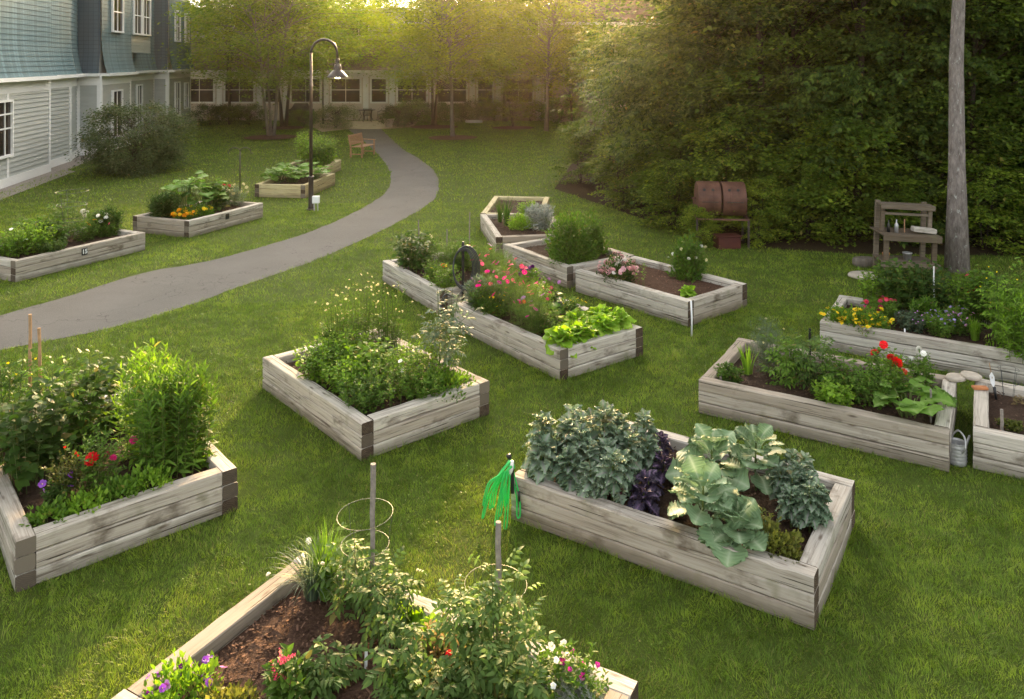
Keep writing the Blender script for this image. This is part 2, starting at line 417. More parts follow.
def make_bark(name, a, b, lichen=None, vs=(9, 9, 2.5)):
    m, nt = new_mat(name); g = N(nt)
    tc = g.n('ShaderNodeTexCoord').outputs['Object']
    n = g.noise(g.mapping(tc, vs), 1.6, 6, .7, .3); k = g.noise(tc, 3, 4)
    c = g.ramp(n, [(.3, a), (.65, b)])
    c = g.mix(g.math('MULTIPLY', k, .3), c, a)
    if lichen:
        l = g.noise(g.mapping(tc, (1, 1, .6)), 14, 5, .7)
        c = g.mix(g.math('MULTIPLY', g.ramp(l, [(.60, 0), (.67, 1)]), .8), c, lichen)
    g.out(g.princ(c, .9, g.bump(n, 1.0, .03), .15)); return m

M = dict(
 ground=make_ground_mat(), grass=make_grass_mat(),
 wood=make_wood_mat('weathered_timber'), woodg=make_wood_mat('grey_timber', (.385, .355, .32), (.10, .082, .066), (.55, .52, .47), 1.45),
 woody=make_wood_mat('newer_timber', (.42, .36, .20), (.20, .16, .08), (.56, .50, .32), .4),
 end=make_endgrain('end_grain', (.045, .032, .024), (.25, .19, .14)),
 soil=make_soil_mat('garden_soil', (.035, .022, .016), (.085, .055, .04)),
 mulch=make_soil_mat('bark_mulch', (.05, .028, .02), (.13, .075, .052)),
 litter=make_soil_mat('leaf_litter', (.02, .014, .008), (.05, .035, .02)),
 path=make_path_mat(), concrete=plain('concrete', (.34, .31, .27), .9, .15, 3, bump=.4), sand=plain('paver_patio', (.42, .35, .25), .9, .15, 2, bump=.3),
 gravel=make_soil_mat('gravel', (.16, .14, .12), (.34, .31, .28)),
 siding=make_paint('clapboard_paint', (.41, .43, .415)), trim=make_paint('white_trim_paint', (.80, .80, .79), .04),
 shingle=make_shingle('blue_green_shingle', (.095, .165, .185)), shingle_shaded=make_shingle('shaded_blue_green_shingle', (.075, .115, .145)),
 roof=make_shingle('brown_roof_shingle', (.15, .105, .10)), taupe=make_paint('taupe_siding_paint', (.23, .20, .175)),
 glass=make_glass('window_glass'), blackmetal=plain('dark_bronze_metal', (.035, .026, .024), .38, .2, 6, .0, .5),
 galv=plain('galvanised_steel', (.42, .42, .43), .45, .18, 14, .5, .5, .2, 30), wire=plain('wire', (.12, .13, .10), .45, .1, 6, .6),
 tan=plain('bamboo_stake', (.36, .22, .12), .7, .25, 20), grey=plain('weathered_stake', (.23, .20, .18), .85, .3, 25, bump=.5),
 hose=plain('green_hose_plastic', (.03, .50, .11), .33, .1, 12, 0, .5), hosedark=plain('dark_hose_rubber', (.035, .045, .05), .4, .2, 12, 0, .5),
 white=plain('white_plastic', (.75, .76, .78), .4, .04, 8), pale=plain('pale_enamel', (.6, .55, .48), .5, .08, 9),
 teak=plain('teak_wood', (.32, .18, .10), .7, .25, 14, bump=.4), rust=plain('rusty_drum_steel', (.115, .055, .04), .6, .35, 4, .2, .3, .4, 30),
 redbox=plain('faded_red_plastic', (.065, .013, .010), .6, .25, 5), stone=plain('pale_flagstone', (.43, .38, .32), .85, .2, 10, bump=.7, bscale=40),
 terracotta=plain('terracotta', (.42, .17, .07), .85, .15, 12, bump=.3), blackpl=plain('black_plastic', (.015, .015, .017), .4, .1),
 blackcloth=plain('black_grill_cover', (.018, .016, .016), .75, .3, 6, bump=.4, bscale=8),
 bark=make_bark('grey_bark', (.10, .085, .07), (.24, .21, .18)), barkd=make_bark('dark_bark', (.03, .022, .017), (.085, .065, .05)),
 lich=make_bark('lichen_bark', (.10, .082, .078), (.34, .30, .285), (.50, .52, .50), (11, 11, 3.5)),
 potbench=make_wood_mat('aged_bench_wood', (.13, .105, .08), (.05, .037, .025), (.20, .165, .13)),
 stem=leafmat('green_stem', (.10, .14, .04), trans=.05), stemw=leafmat('woody_stem', (.12, .09, .05), trans=0.0),
)
GR = dict(
 deep=dict(col=(.050, .100, .018)), mid=dict(col=(.090, .175, .024), col2=(.17, .29, .04)), bright=dict(col=(.16, .29, .032), col2=(.30, .45, .055)),
 lime=dict(col=(.26, .44, .045), col2=(.42, .60, .09), trans=.4), grey=dict(col=(.115, .165, .10), col2=(.22, .28, .185)),
 collard=dict(col=(.17, .27, .13), col2=(.22, .33, .18), rib=(.42, .50, .34), trans=.2, rough=.5),
 kale=dict(col=(.17, .265, .16), col2=(.33, .43, .30), rib=(.30, .26, .28), trans=.2, rough=.55),
 purple=dict(col=(.06, .045, .085), col2=(.15, .13, .20), rib=(.25, .16, .28), trans=.12), maroon=dict(col=(.09, .02, .035), col2=(.16, .05, .06), trans=.2),
 olive=dict(col=(.095, .115, .022), col2=(.20, .20, .045)), tomato=dict(col=(.095, .165, .040), col2=(.20, .29, .085)),
 silver=dict(col=(.33, .36, .32), col2=(.52, .55, .50), trans=.15), hosta=dict(col=(.08, .16, .05), col2=(.14, .24, .08), rib=(.10, .2, .05)),
 feath=dict(col=(.11, .19, .035), col2=(.20, .30, .07), trans=.4), dry=dict(col=(.20, .15, .07), col2=(.32, .25, .13)),
 squash=dict(col=(.12, .24, .035), col2=(.22, .38, .07), rib=(.26, .38, .12), trans=.35),
 woodA=dict(col=(.040, .075, .012), col2=(.21, .29, .038), trans=.35, cl=.9), woodB=dict(col=(.036, .066, .013), col2=(.14, .20, .032), trans=.3, cl=.9),
 woodC=dict(col=(.090, .15, .018), col2=(.30, .38, .042), trans=.4, cl=.8), birch=dict(col=(.105, .18, .020), col2=(.25, .34, .036), trans=.5, cl=.7),
 honey=dict(col=(.17, .235, .018), col2=(.36, .42, .04), trans=.6, cl=.7), shrub=dict(col=(.095, .135, .05), col2=(.32, .35, .18), cl=1.5),
)
def LM(k): return leafmat('leaf_' + k, **GR[k])
# ------------------------------------------------------------ plants
GA = 2.39996
def curve_pts(b, e, bend, n=5):
    b = Vector(b); e = Vector(e); c = Vector((b.x + (e.x - b.x) * bend, b.y + (e.y - b.y) * bend, b.z + (e.z - b.z) * .6))
    return [b * (1 - t) ** 2 + c * 2 * t * (1 - t) + e * t * t for t in [i / (n - 1) for i in range(n)]]
def stemmy(fo, h, r, ns, leaf, ll, lps, t0=.15, el0=-.2, el1=.7, bend=.25, taper=.45, sr=.004, base=.55, branch=0, lean=(0, 0), mi=0, smi=1, off=(0, 0)):
    g = fo.rng
    for i in range(ns):
        ph = i * GA + g.uniform(0, .8); rr = r * math.sqrt((i + .4) / ns) * g.uniform(.75, 1.1)
        hh = h * (1 - .28 * (rr / max(r, 1e-6)) ** 2) * g.uniform(.82, 1.06)
        b = (math.cos(ph) * rr * base + off[0], math.sin(ph) * rr * base + off[1], -.02)
        e = (math.cos(ph) * rr + lean[0] * hh + off[0], math.sin(ph) * rr + lean[1] * hh + off[1], hh)
        P = curve_pts(b, e, bend, 6); fo.stem(P, [sr * (1 - .12 * k) for k in range(6)], smi); fo.tips.append(P[-1])
        segs = [(P, lps, t0)]
        for k in range(branch):
            t = g.uniform(.3, .85); q = Vector(P[int(t * 5)]); a = g.uniform(0, 6.28); L = h * g.uniform(.18, .36)
            q2 = q + Vector((math.cos(a) * L * .8, math.sin(a) * L * .8, L * g.uniform(.15, .7))); PB = curve_pts(q, q2, .6, 4)
            fo.stem(PB, sr * .6, smi); segs.append((PB, max(3, lps // 2), .2)); fo.tips.append(PB[-1])
        for PP, n, tt in segs:
            A = np.array([tuple(p) for p in PP]); t = tt + (1 - tt) * (np.arange(n) + g.uniform(0, .6, n)) / n; t = np.clip(t, 0, 1)
            x = t * (len(A) - 1); k = np.minimum(x.astype(int), len(A) - 2); fr = (x - k)[:, None]
            pos = A[k] * (1 - fr) + A[k + 1] * fr
            a = np.arange(n) * GA + g.uniform(0, 6); el = el0 + (el1 - el0) * t + g.normal(0, .22, n)
            d = np.stack([np.cos(a) * np.cos(el), np.sin(a) * np.cos(el), np.sin(el)], 1)
            fo.leaves(leaf, pos, d, ll * (1 - taper * t) * g.uniform(.75, 1.2, n), mi, .35)
    return fo
def rosette(fo, n, leaf, ll, h0=0.0, el0=.1, el1=1.25, stem_r=.008, c=(0, 0), mi=0, inner=.5):
    g = fo.rng; i = np.arange(n); u = i / max(1, n - 1); a = i * GA + g.uniform(0, 6)
    el = el0 + (el1 - el0) * u + g.normal(0, .12, n)
    d = np.stack([np.cos(a) * np.cos(el), np.sin(a) * np.cos(el), np.sin(el)], 1)
    pos = np.stack([c[0] + np.cos(a) * .015, c[1] + np.sin(a) * .015, h0 * (.35 + .65 * u)], 1)
    fo.leaves(leaf, pos, d, ll * (1 - (1 - inner) * u) * g.uniform(.8, 1.15, n), mi, .25)
    if h0 > 0: fo.stem([(c[0], c[1], -.02), (c[0] + .01, c[1], h0 * .5), (c[0], c[1], h0)], stem_r, 1, 6)
    fo.tips.append(Vector((c[0], c[1], h0 + ll * .4)))
    return fo
def blades(fo, n, h, r, w=.006, arch=.5, mi=0, base=.05):
    g = fo.rng; V = []; F = []
    for i in range(n):
        a = g.uniform(0, 6.28); b = g.uniform(0, base); L = h * g.uniform(.6, 1.1); ou = r * g.uniform(.2, 1.0); side = np.array([-math.sin(a), math.cos(a), 0]) * w
        for k in range(6):
            t = k / 5; x = b + ou * (t ** 1.8); z = L * (t - arch * (ou / max(r, .01)) * t ** 3 * .75)
            p = np.array([math.cos(a) * x + g.normal(0, .0015), math.sin(a) * x, z]); ww = (1 - t ** 2.2)
            V += [p + side * ww, p - side * ww]
            if k: q = len(V) - 4; F.append((q, q + 1, q + 3, q + 2))
        fo.tips.append(Vector((math.cos(a) * (b + ou * .9), math.sin(a) * (b + ou * .9), L * .8)))
    fo.blocks.append([np.array(V), np.array(F), mi, np.zeros(len(V))]); return fo
def mound(fo, n, rx, ry, h, leaf, ll, fill=.55, mi=0, c=(0, 0, 0), up=.6, nst=10):
    g = fo.rng; a = g.uniform(0, 2 * PI, n); ct = g.uniform(0, 1, n); rad = g.uniform(fill, 1, n) ** .7
    bump = 1 + .18 * np.sin(a * 3 + ct * 5 + g.uniform(0, 6)) + .10 * np.sin(a * 7 + 2)
    s = np.sqrt(1 - ct ** 2)
    d = np.stack([np.cos(a) * s, np.sin(a) * s, ct], 1)
    pos = d * np.array([rx, ry, h]) * (rad * bump)[:, None] + np.array(c)
    dirs = d * .9 + np.array([0, 0, up]) + g.normal(0, .5, (n, 3))
    fo.leaves(leaf, pos, dirs, ll * g.uniform(.6, 1.25, n), mi, .6)
    for k in range(nst):
        j = int(g.integers(0, n)); fo.stem(curve_pts((c[0], c[1], c[2] - .02), pos[j], .4, 4), max(.002, h * .008), 1, 3)
    for k in range(70):
        j = int(g.integers(0, n)); fo.tips.append(Vector(pos[j] + d[j] * ll * .5) if pos[j][2] > h * .25 else Vector(d[j] * np.array([rx, ry, h]) * 1.05 + np.array([0, 0, h * .3])))
    return fo

def _k(**kw): return kw
def G_basil(fo, h, r): return stemmy(fo, h, r, max(9, int(32 * r / .25)), 'ovate', .085, 14, .1, -.1, .7, .3, branch=1)
def G_broad(fo, h, r): return stemmy(fo, h, r, max(7, int(20 * r / .25)), 'broad', .12, 12, .15, -.35, .6, .3, branch=1)
def G_tomato(fo, h, r): return stemmy(fo, h, r, max(4, int(7 * r / .25)), 'compound', .215, 9, .06, -.35, .5, .25, .35, .005, branch=2)
def G_lance(fo, h, r): return stemmy(fo, h, r, max(9, int(40 * r / .25)), 'lance', .125, 36, .05, -.1, 1.0, .2, .35, .003, .75)
def G_feather(fo, h, r): return stemmy(fo, h, r, max(8, int(26 * r / .25)), 'feather', .13, 15, .05, .0, .9, .25, .4, .003, branch=2)
def G_arugula(fo, h, r):
    stemmy(fo, h * .62, r, max(6, int(16 * r / .25)), 'lance', .10, 16, .1, 0, .8, .25, branch=2); fo.tips.clear()
    return stemmy(fo, h, r * 1.0, max(8, int(22 * r / .25)), 'sliver', .055, 24, .3, .1, 1.0, .2, .3, .0042, branch=1)
def G_herb(fo, h, r): return stemmy(fo, h, r, max(8, int(30 * r / .25)), 'ovate', .055, 16, .08, -.1, .8, .45, branch=2, sr=.0025)
def G_groundcover(fo, h, r): return mound(fo, int(900 * (r / .25) ** 2), r, r, h, 'ovate', .045, .3, up=.9)
def G_mound(fo, h, r): return mound(fo, int(1500 * (r / .25) ** 2), r, r, h, 'dia', .04, .25)
def G_shrub(fo, h, r):
    mound(fo, int(1500 * (r / .3) ** 2), r * .8, r * .8, h * .82, 'ovate', .062, .3, nst=20)
    return stemmy(fo, h, r * .95, 22, 'ovate', .06, 18, .25, .0, .8, .25, branch=2, sr=.005)
def G_collard(fo, h, r): return rosette(fo, 22, 'collard', r * .84, h * .55, -.1, 1.15, inner=.62)
def G_kale(fo, h, r):
    g = fo.rng
    for k in range(5):
        a = k * 1.256 + g.uniform(0, .5); rosette(fo, 36, 'kale', r * .43, h * .66 * g.uniform(.6, 1.2), -.35, 1.1, .01, (math.cos(a) * r * .42, math.sin(a) * r * .42))
    return fo
def G_purplekale(fo, h, r): return rosette(fo, 18, 'kale', r * .95, h * .6, -.3, 1.3)
def G_lettuce(fo, h, r):
    return rosette(rosette(fo, 22, 'lettuce', r * .95, h * .35, .15, 1.4, inner=.55), 10, 'lettuce', r * .8, 0.02, .05, .7, inner=.8)
def G_chive(fo, h, r): return blades(fo, 170, h, r, .005, .75)
def G_iris(fo, h, r): return blades(fo, 26, h, r, .012, .25)
def G_squash(fo, h, r):
    g = fo.rng; n = max(9, int(21 * r / .3))
    for i in range(n):
        a = i * GA; rr = r * math.sqrt((i + .5) / n) * .85; z = h * g.uniform(.45, .95) * (1 - .35 * (rr / r) ** 2)
        p = Vector((math.cos(a) * rr, math.sin(a) * rr, z)); fo.stem(curve_pts((p.x * .35, p.y * .35, -.02), p, .3, 4), .006, 1, 5)
        el = g.uniform(-.25, .45); aa = a + g.uniform(-.6, .6)
        fo.leaves('squash', [tuple(p)], [(math.cos(aa) * math.cos(el), math.sin(aa) * math.cos(el), math.sin(el))], .23 * g.uniform(.6, 1.15) * min(1.3, r / .35 + .3), 0, .15)
        fo.tips.append(p + Vector((0, 0, .05)))
    return fo
def G_hosta(fo, h, r): return rosette(fo, 26, 'hosta', r, .03, .2, 1.2, inner=.7)
def G_sprout(fo, h, r): return stemmy(fo, h, r, 3, 'ovate', .07, 9, .3, 0, .6)
def G_cornlike(fo, h, r):
    stemmy(fo, h, r, 5, 'hosta', .22, 9, .1, .2, .9, .3, .3, .006)
    return fo
GEN = dict(basil=(G_basil, 'mid'), broad=(G_broad, 'deep'), tomato=(G_tomato, 'tomato'), lance=(G_lance, 'mid'), feather=(G_feather, 'feath'),
 arugula=(G_arugula, 'mid'), herb=(G_herb, 'mid'), cover=(G_groundcover, 'mid'), mound=(G_mound, 'mid'), shrub=(G_shrub, 'mid'), collard=(G_collard, 'collard'),
 kale=(G_kale, 'kale'), pkale=(G_purplekale, 'purple'), lettuce=(G_lettuce, 'lime'), chive=(G_chive, 'mid'), iris=(G_iris, 'mid'), squash=(G_squash, 'squash'),
 hosta=(G_hosta, 'hosta'), sprout=(G_sprout, 'bright'), corn=(G_cornlike, 'bright'))

# blossoms: meshes shared by colour
def petal_mat(name, col):
    return leafmat('petal_' + name, col, tuple(min(1, c * 1.35 + .03) for c in col), trans=.3, rough=.6, spec=.15)
FC = dict(red=(.70, .015, .02), scarlet=(.75, .05, .02), pink=(.75, .12, .22), hot=(.62, .03, .20), magenta=(.50, .03, .26), lilac=(.50, .25, .55), violet=(.20, .06, .38), purple=(.16, .02, .20),
 yellow=(.80, .62, .02), gold=(.80, .38, .01), orange=(.80, .22, .02), white=(.80, .80, .76), cream=(.66, .62, .36), blush=(.72, .45, .50), blue=(.30, .28, .60), lime=(.45, .6, .08))
_fl = {}
def flower_mesh(kind, col, r, centre='gold'):
    key = (kind, col, round(r, 3))
    if key in _fl: return _fl[key]
    rs = random.Random(hash(kind) % 97 + int(r * 1000)); V = []; F = []; MI = []
    def petal(a, L, w, el, z0=0, cx=0, cy=0, mi=0, cz=.25):
        b = len(V); ca, sa = math.cos(a), math.sin(a)
        for (x, y, z) in ((0, 0, 0), (.55, w, .12), (.98, w * .6, .02), (1.05, 0, -.02), (.98, -w * .6, .02), (.55, -w, .12), (.6, 0, 0)):
            X = x * L * math.cos(el) - z * L * math.sin(el) * cz; Z = x * L * math.sin(el) + z * L * cz; Y = y * L
            V.append((cx + ca * X - sa * Y, cy + sa * X + ca * Y, z0 + Z))
        for q in ((0, 6, 1), (0, 5, 6)): F.append(tuple(b + i for i in q)); MI.append(mi)
        for q in ((6, 3, 2, 1), (6, 5, 4, 3)): F.append(tuple(b + i for i in q)); MI.append(mi)
    def dome(cr, z, mi=1):
        b = len(V); n = 8
        for k, (rr, zz) in enumerate(((1, 0), (.7, .5), (0, .75))):
            for j in range(n if rr else 1): V.append((cr * rr * math.cos(j * 2 * PI / n), cr * rr * math.sin(j * 2 * PI / n), z + cr * zz))
        for j in range(n):
            F.append((b + j, b + (j + 1) % n, b + n + (j + 1) % n, b + n + j)); MI.append(mi)
            F.append((b + n + j, b + n + (j + 1) % n, b + 2 * n)); MI.append(mi)
    if kind == 'cosmos':
        for i in range(8): petal(i * PI / 4 + rs.uniform(-.06, .06), r, .36, rs.uniform(.1, .3))
        dome(r * .2, 0)
    elif kind == 'daisy':
        for i in range(13): petal(i * 2 * PI / 13, r, .2, rs.uniform(0, .25))
        dome(r * .3, 0)
    elif kind == 'pansy':
        for i in range(5): petal(i * 2 * PI / 5 + .3, r, .55, rs.uniform(0, .35))
        dome(r * .13, .002)
    elif kind == 'ball':
        for i in range(34):
            a = i * GA; ph = math.acos(1 - (i + .5) / 34 * 1.25); x, y, z = math.sin(ph) * math.cos(a), math.sin(ph) * math.sin(a), math.cos(ph)
            for k in range(3): petal(a + k * 2.1 + rs.random(), r * .42, .5, ph * -.3 + .4, z * r * .75, x * r * .75, y * r * .75)
    elif kind == 'spike':
        for i in range(30):
            t = i / 30; a = i * GA; petal(a, r * (1 - .6 * t) * .8, .45, .35 + rs.uniform(-.3, .3), t * r * 4.2 - r * 1.2)
    elif kind == 'bud':
        for i in range(4): petal(i * PI / 2, r, .45, .9)
    me = bpy.data.meshes.new('flower'); me.from_pydata(V, [], F); me.materials.append(petal_mat(col, FC[col])); me.materials.append(petal_mat(centre, FC[centre]))
    me.polygons.foreach_set('material_index', MI); me.update(); _fl[key] = me; return me

_pc = {}
PLANTS = []
def plant(kind, loc, h, r, label, cat='plant', mat=None, seed=None, name=None, flowers=(), group=None, rz=None, lean=None):
    """one plant = one mesh of leaves and stems, its blossoms are children"""
    fn, dm = GEN[kind]; mk = mat or dm
    seed = seed if seed is not None else len(PLANTS) * 7 + 3
    if kind not in ('squash', 'collard', 'kale', 'pkale', 'lettuce', 'sprout', 'iris', 'chive'):
        kx = 1.0 if (kind == 'tomato' and r > .2) else 1.3
        r *= kx; h *= 1.06
    fo = Fol(seed); fn(fo, h, r)
    me = fo.mesh(name or kind, [LM(mk), M['stem']])
    o = bpy.data.objects.new(name or {'basil': 'herb_plant', 'broad': 'leafy_plant', 'tomato': 'tomato_plant', 'lance': 'tall_perennial', 'feather': 'feathery_plant', 'arugula': 'flowering_herb',
        'herb': 'herb_plant', 'cover': 'ground_cover_plant', 'mound': 'mounded_plant', 'shrub': 'small_shrub', 'collard': 'collard_plant', 'kale': 'kale_plant', 'pkale': 'purple_kale_plant',
        'lettuce': 'lettuce', 'chive': 'chive_clump', 'iris': 'iris_clump', 'squash': 'squash_plant', 'hosta': 'hosta_plant', 'sprout': 'seedling', 'corn': 'leafy_plant'}[kind], me)
    COL.objects.link(o); o.location = loc
    rs = random.Random(seed); o.rotation_euler = (0, 0, rs.uniform(0, 6.28) if rz is None else rz)
    tag(o, label, cat, group)
    for (fk, fc, n, fr) in flowers:
        tips = sorted(fo.tips, key=lambda p: -p.z)[:max(n, int(len(fo.tips) * .75))]; rs.shuffle(tips)
        ctr = {'daisy': 'gold', 'cosmos': 'gold', 'pansy': 'yellow'}.get(fk, 'lime')
        if fc in ('yellow', 'gold'): ctr = 'orange'
        fm = flower_mesh(fk, fc, fr, ctr)
        for k in range(n):
            p = tips[k % len(tips)]
            if k >= len(tips): p = p + Vector((rs.uniform(-.04, .04), rs.uniform(-.04, .04), rs.uniform(-.03, .03)))
            c = bpy.data.objects.new('flower', fm); COL.objects.link(c); c.parent = o
            c.location = p + Vector((0, 0, .005)); c.rotation_euler = (rs.uniform(-.9, .9), rs.uniform(-.9, .9), rs.uniform(0, 6.28))
            s = rs.uniform(.65, 1.1); c.scale = (s, s, s)
    PLANTS.append(o); return o

# ------------------------------------------------------------ raised beds
TH = .38
BEDS = {'A': (-3.680, 5.922, 2.2819, 2.44, 1.68, -1), 'J': (2.084, 5.519, 2.5677, 2.49, 1.53, -1), 'G': (2.085, 8.943, -0.5506, 2.46, 1.60, 1),
 'E': (-1.478, 7.855, 2.2847, 2.32, 1.62, -1), 'F2': (0.587, 9.835, 2.2097, 2.42, 1.45, -1), 'F1': (-1.116, 12.369, 2.1345, 2.22, 1.45, -1),
 'H': (2.597, 11.815, 2.2685, 2.36, 1.52, -1), 'I': (0.946, 13.801, 2.1429, 2.04, 1.55, -1), 'M1': (-0.323, 16.136, 1.7384, 2.44, 1.60, -1),
 'M2': (-0.735, 18.650, 1.4616, 2.42, 1.46, -1), 'L1': (-8.805, 14.188, 1.1102, 2.69, 1.60, 1), 'L2': (-7.156, 17.717, 1.1865, 2.47, 1.66, 1),
 'L3': (-5.900, 22.824, 1.4369, 2.43, 1.52, 1), 'L4': (-6.25, 26.3, 1.52, 2.40, 1.52, 1), 'N': (4.212, 10.936, -0.5577, 2.56, 1.47, 1), 'O': (4.454, 7.725, -0.5345, 2.44, 1.50, 1),
 'K': (-1.499, 5.827, -0.5003, 2.54, 1.59, -1)}
def bed_axes(k):
    x, y, t, L, W, sg = BEDS[k]; u = Vector((math.cos(t), math.sin(t), 0)); v = Vector((-u.y, u.x, 0)) * sg
    return Vector((x, y, 0)), u, v, L, W
def in_bed(k, p, m=.24):
    c, u, v, L, W = bed_axes(k); d = Vector((p[0], p[1], 0)) - c
    a = min(max(d.dot(u), m), L - m); b = min(max(d.dot(v), m), W - m); q = c + u * a + v * b
    return (q.x, q.y, SOIL)
SOIL = .31
BW = .135
def timber(L, hgt, w, seed, mats):
    """one weathered beam, long axis x, origin at its centre"""
    rs = random.Random(seed); n = max(6, int(L / .12)); bev = .008; V = []; F = []; MI = []
    bowy = rs.uniform(-.011, .011); bowz = rs.uniform(-.004, .002); a = rs.uniform(0, 6)
    for i in range(n + 1):
        x = -L / 2 + L * i / n; t = i / n
        dy = bowy * math.sin(PI * t) + rs.uniform(-.0012, .0012); dz = bowz * math.sin(PI * t)
        hy = w / 2 + .0015 * math.sin(a + 9 * t) ; hz = hgt / 2 - .001
        e = bev * rs.uniform(.7, 1.7); ch = rs.uniform(0, .014) if rs.random() < .2 else 0
        ring = [(-hy + e, -hz), (hy - e, -hz), (hy, -hz + e), (hy, hz - e - ch), (hy - e - ch, hz), (-hy + e, hz), (-hy, hz - e), (-hy, -hz + e)]
        for (py, pz) in ring: V.append((x, py + dy, pz + dz))
    for i in range(n):
        for j in range(8): F.append((i * 8 + j, (i + 1) * 8 + j, (i + 1) * 8 + (j + 1) % 8, i * 8 + (j + 1) % 8)); MI.append(0)
    F.append(tuple(range(8))); MI.append(1); F.append(tuple(n * 8 + j for j in range(8))[::-1]); MI.append(1)
    me = bpy.data.meshes.new('timber'); me.from_pydata(V, [], F)
    for m_ in mats: me.materials.append(m_)
    me.polygons.foreach_set('material_index', MI); me.update(); return me
def raised_bed(k, label, wood='wood', soil='soil', group='timber raised beds on the lawn', chips=700, dz=0.0):
    c, u, v, L, W = bed_axes(k); rs = random.Random(sum(map(ord, k)) * 13)
    root = empty('raised_bed', c, BEDS[k][2], label, 'raised bed', group)
    sg = BEDS[k][5]; h = TH / 3
    for row in range(3):
        z = h * (row + .5) + .0
        for side, (cx, cy, ln, rz) in enumerate(((L / 2, BW / 2, L, 0), (L / 2, W - BW / 2, L, 0), (BW / 2, W / 2, W - 2 * BW - .006, PI / 2), (L - BW / 2, W / 2, W - 2 * BW - .006, PI / 2))):
            jx = rs.uniform(-.003, .003) if side < 2 else 0; jy = rs.uniform(-.003, .003)
            o = bpy.data.objects.new('timber', timber(ln, h - .003, BW, rs.random(), [M[wood], M['end']])); COL.objects.link(o); o.parent = root
            if side < 2: o.location = (cx + jx, sg * (cy + jy), z)
            else: o.location = (cx + jy, sg * cy, z - .0015)
            o.rotation_euler = (rs.uniform(-.008, .008), rs.uniform(-.0015, .0015), rz + rs.choice((0, PI)))
    # soil
    nx, ny = 26, 18; V = []; F = []; x0, x1, y0, y1 = BW - .004, L - BW + .004, BW - .004, W - BW + .004
    for i in range(nx + 1):
        for j in range(ny + 1):
            e = min(i, nx - i, j, ny - j); z = SOIL + (rs.uniform(-.014, .014) if e else -.015) - (.0 if e > 1 else .015)
            V.append((x0 + (x1 - x0) * i / nx, sg * (y0 + (y1 - y0) * j / ny), z))
    for i in range(nx):
        for j in range(ny):
            a = i * (ny + 1) + j; q = (a, a + ny + 1, a + ny + 2, a + 1); F.append(q if sg > 0 else q[::-1])
    for i in range(chips):
        x = rs.uniform(x0 + .03, x1 - .03); y = sg * rs.uniform(y0 + .03, y1 - .03); z = SOIL + rs.uniform(.0, .016); l = rs.uniform(.008, .022); w = rs.uniform(.004, .009); a = rs.uniform(0, 6.28)
        t1 = rs.uniform(-.6, .6); b = len(V); ca, sa = math.cos(a), math.sin(a)
        for (p, q) in ((-l, -w), (l, -w * .6), (l * .8, w), (-l, w * .7)): V.append((x + ca * p - sa * q, y + sa * p + ca * q, z + t1 * p + rs.uniform(-.003, .003)))
        F.append((b, b + 1, b + 2, b + 3))
    mesh_obj('soil', V, F, M[soil], None, root)
    return root
# ------------------------------------------------------------ ground, path, patio
def catmull(pts, n=6):
    P = [Vector(p) for p in pts]; out = []
    for i in range(len(P) - 1):
        p0, p1, p2, p3 = P[max(i - 1, 0)], P[i], P[i + 1], P[min(i + 2, len(P) - 1)]
        for k in range(n):
            t = k / n; out.append(.5 * ((2 * p1) + (p2 - p0) * t + (2 * p0 - 5 * p1 + 4 * p2 - p3) * t * t + (3 * p1 - p0 - 3 * p2 + p3) * t ** 3))
    return out + [P[-1]]
PL = [(-160, 366), (-80, 342), (0, 316), (70, 296), (144, 273), (200, 263), (250, 250.5), (300, 235.5), (340, 219.5), (368, 205), (386, 192), (391, 179), (387, 166), (379, 155.5), (369, 146), (358, 137), (347, 128.5)]
PR = [(-160, 396), (-80, 372), (0, 350.5), (60, 339), (103, 330), (160, 314.5), (206, 299.5), (250, 283), (300, 266), (340, 250), (379, 232), (417, 212), (435, 198), (439, 184), (436, 174), (430, 167), (418, 158), (404, 150), (392, 139.5), (381, 129)]
def gnd(px, py): x, y, _ = at(px, py, 0); return (x, y, 0)
def resample(P, n):
    P = [Vector(p) for p in P]; d = [0]
    for a, b in zip(P, P[1:]): d.append(d[-1] + (b - a).length)
    out = []; j = 0
    for i in range(n):
        s = d[-1] * i / (n - 1)
        while j < len(d) - 2 and d[j + 1] < s: j += 1
        t = (s - d[j]) / max(1e-9, d[j + 1] - d[j]); out.append(P[j].lerp(P[j + 1], t))
    return out
LL = resample(catmull([gnd(*p) for p in PL]), 110); RR = resample(catmull([gnd(*p) for p in PR]), 110)
PATHPOLY = [(p.x, p.y) for p in LL] + [(p.x, p.y) for p in RR[::-1]]
V = []; F = []; rs = random.Random(4)
for a, b in zip(LL, RR):
    for k in range(5):
        p = a.lerp(b, k / 4); V.append((p.x + rs.uniform(-.02, .02), p.y + rs.uniform(-.02, .02), .014 if 0 < k < 4 else .006))
for i in range(109):
    for k in range(4): F.append((i * 5 + k, i * 5 + k + 1, (i + 1) * 5 + k + 1, (i + 1) * 5 + k))
tag(mesh_obj('path', V, F, M['path'], smooth=True), kind='structure')
# patio of pale pavers before the rear building
PATIO = [gnd(322, 132.0)[:2], gnd(347, 129.2)[:2], gnd(381, 129.2)[:2], gnd(412, 127.2)[:2], (-6.0, 51.4), (-13.6, 51.4)]
tag(mesh_obj('patio', [(x, y, .03) for x, y in PATIO] + [(x, y, -.02) for x, y in PATIO], [tuple(range(6))] + [(i, i + 6, (i + 1) % 6 + 6, (i + 1) % 6) for i in range(6)], M['sand']), kind='structure')
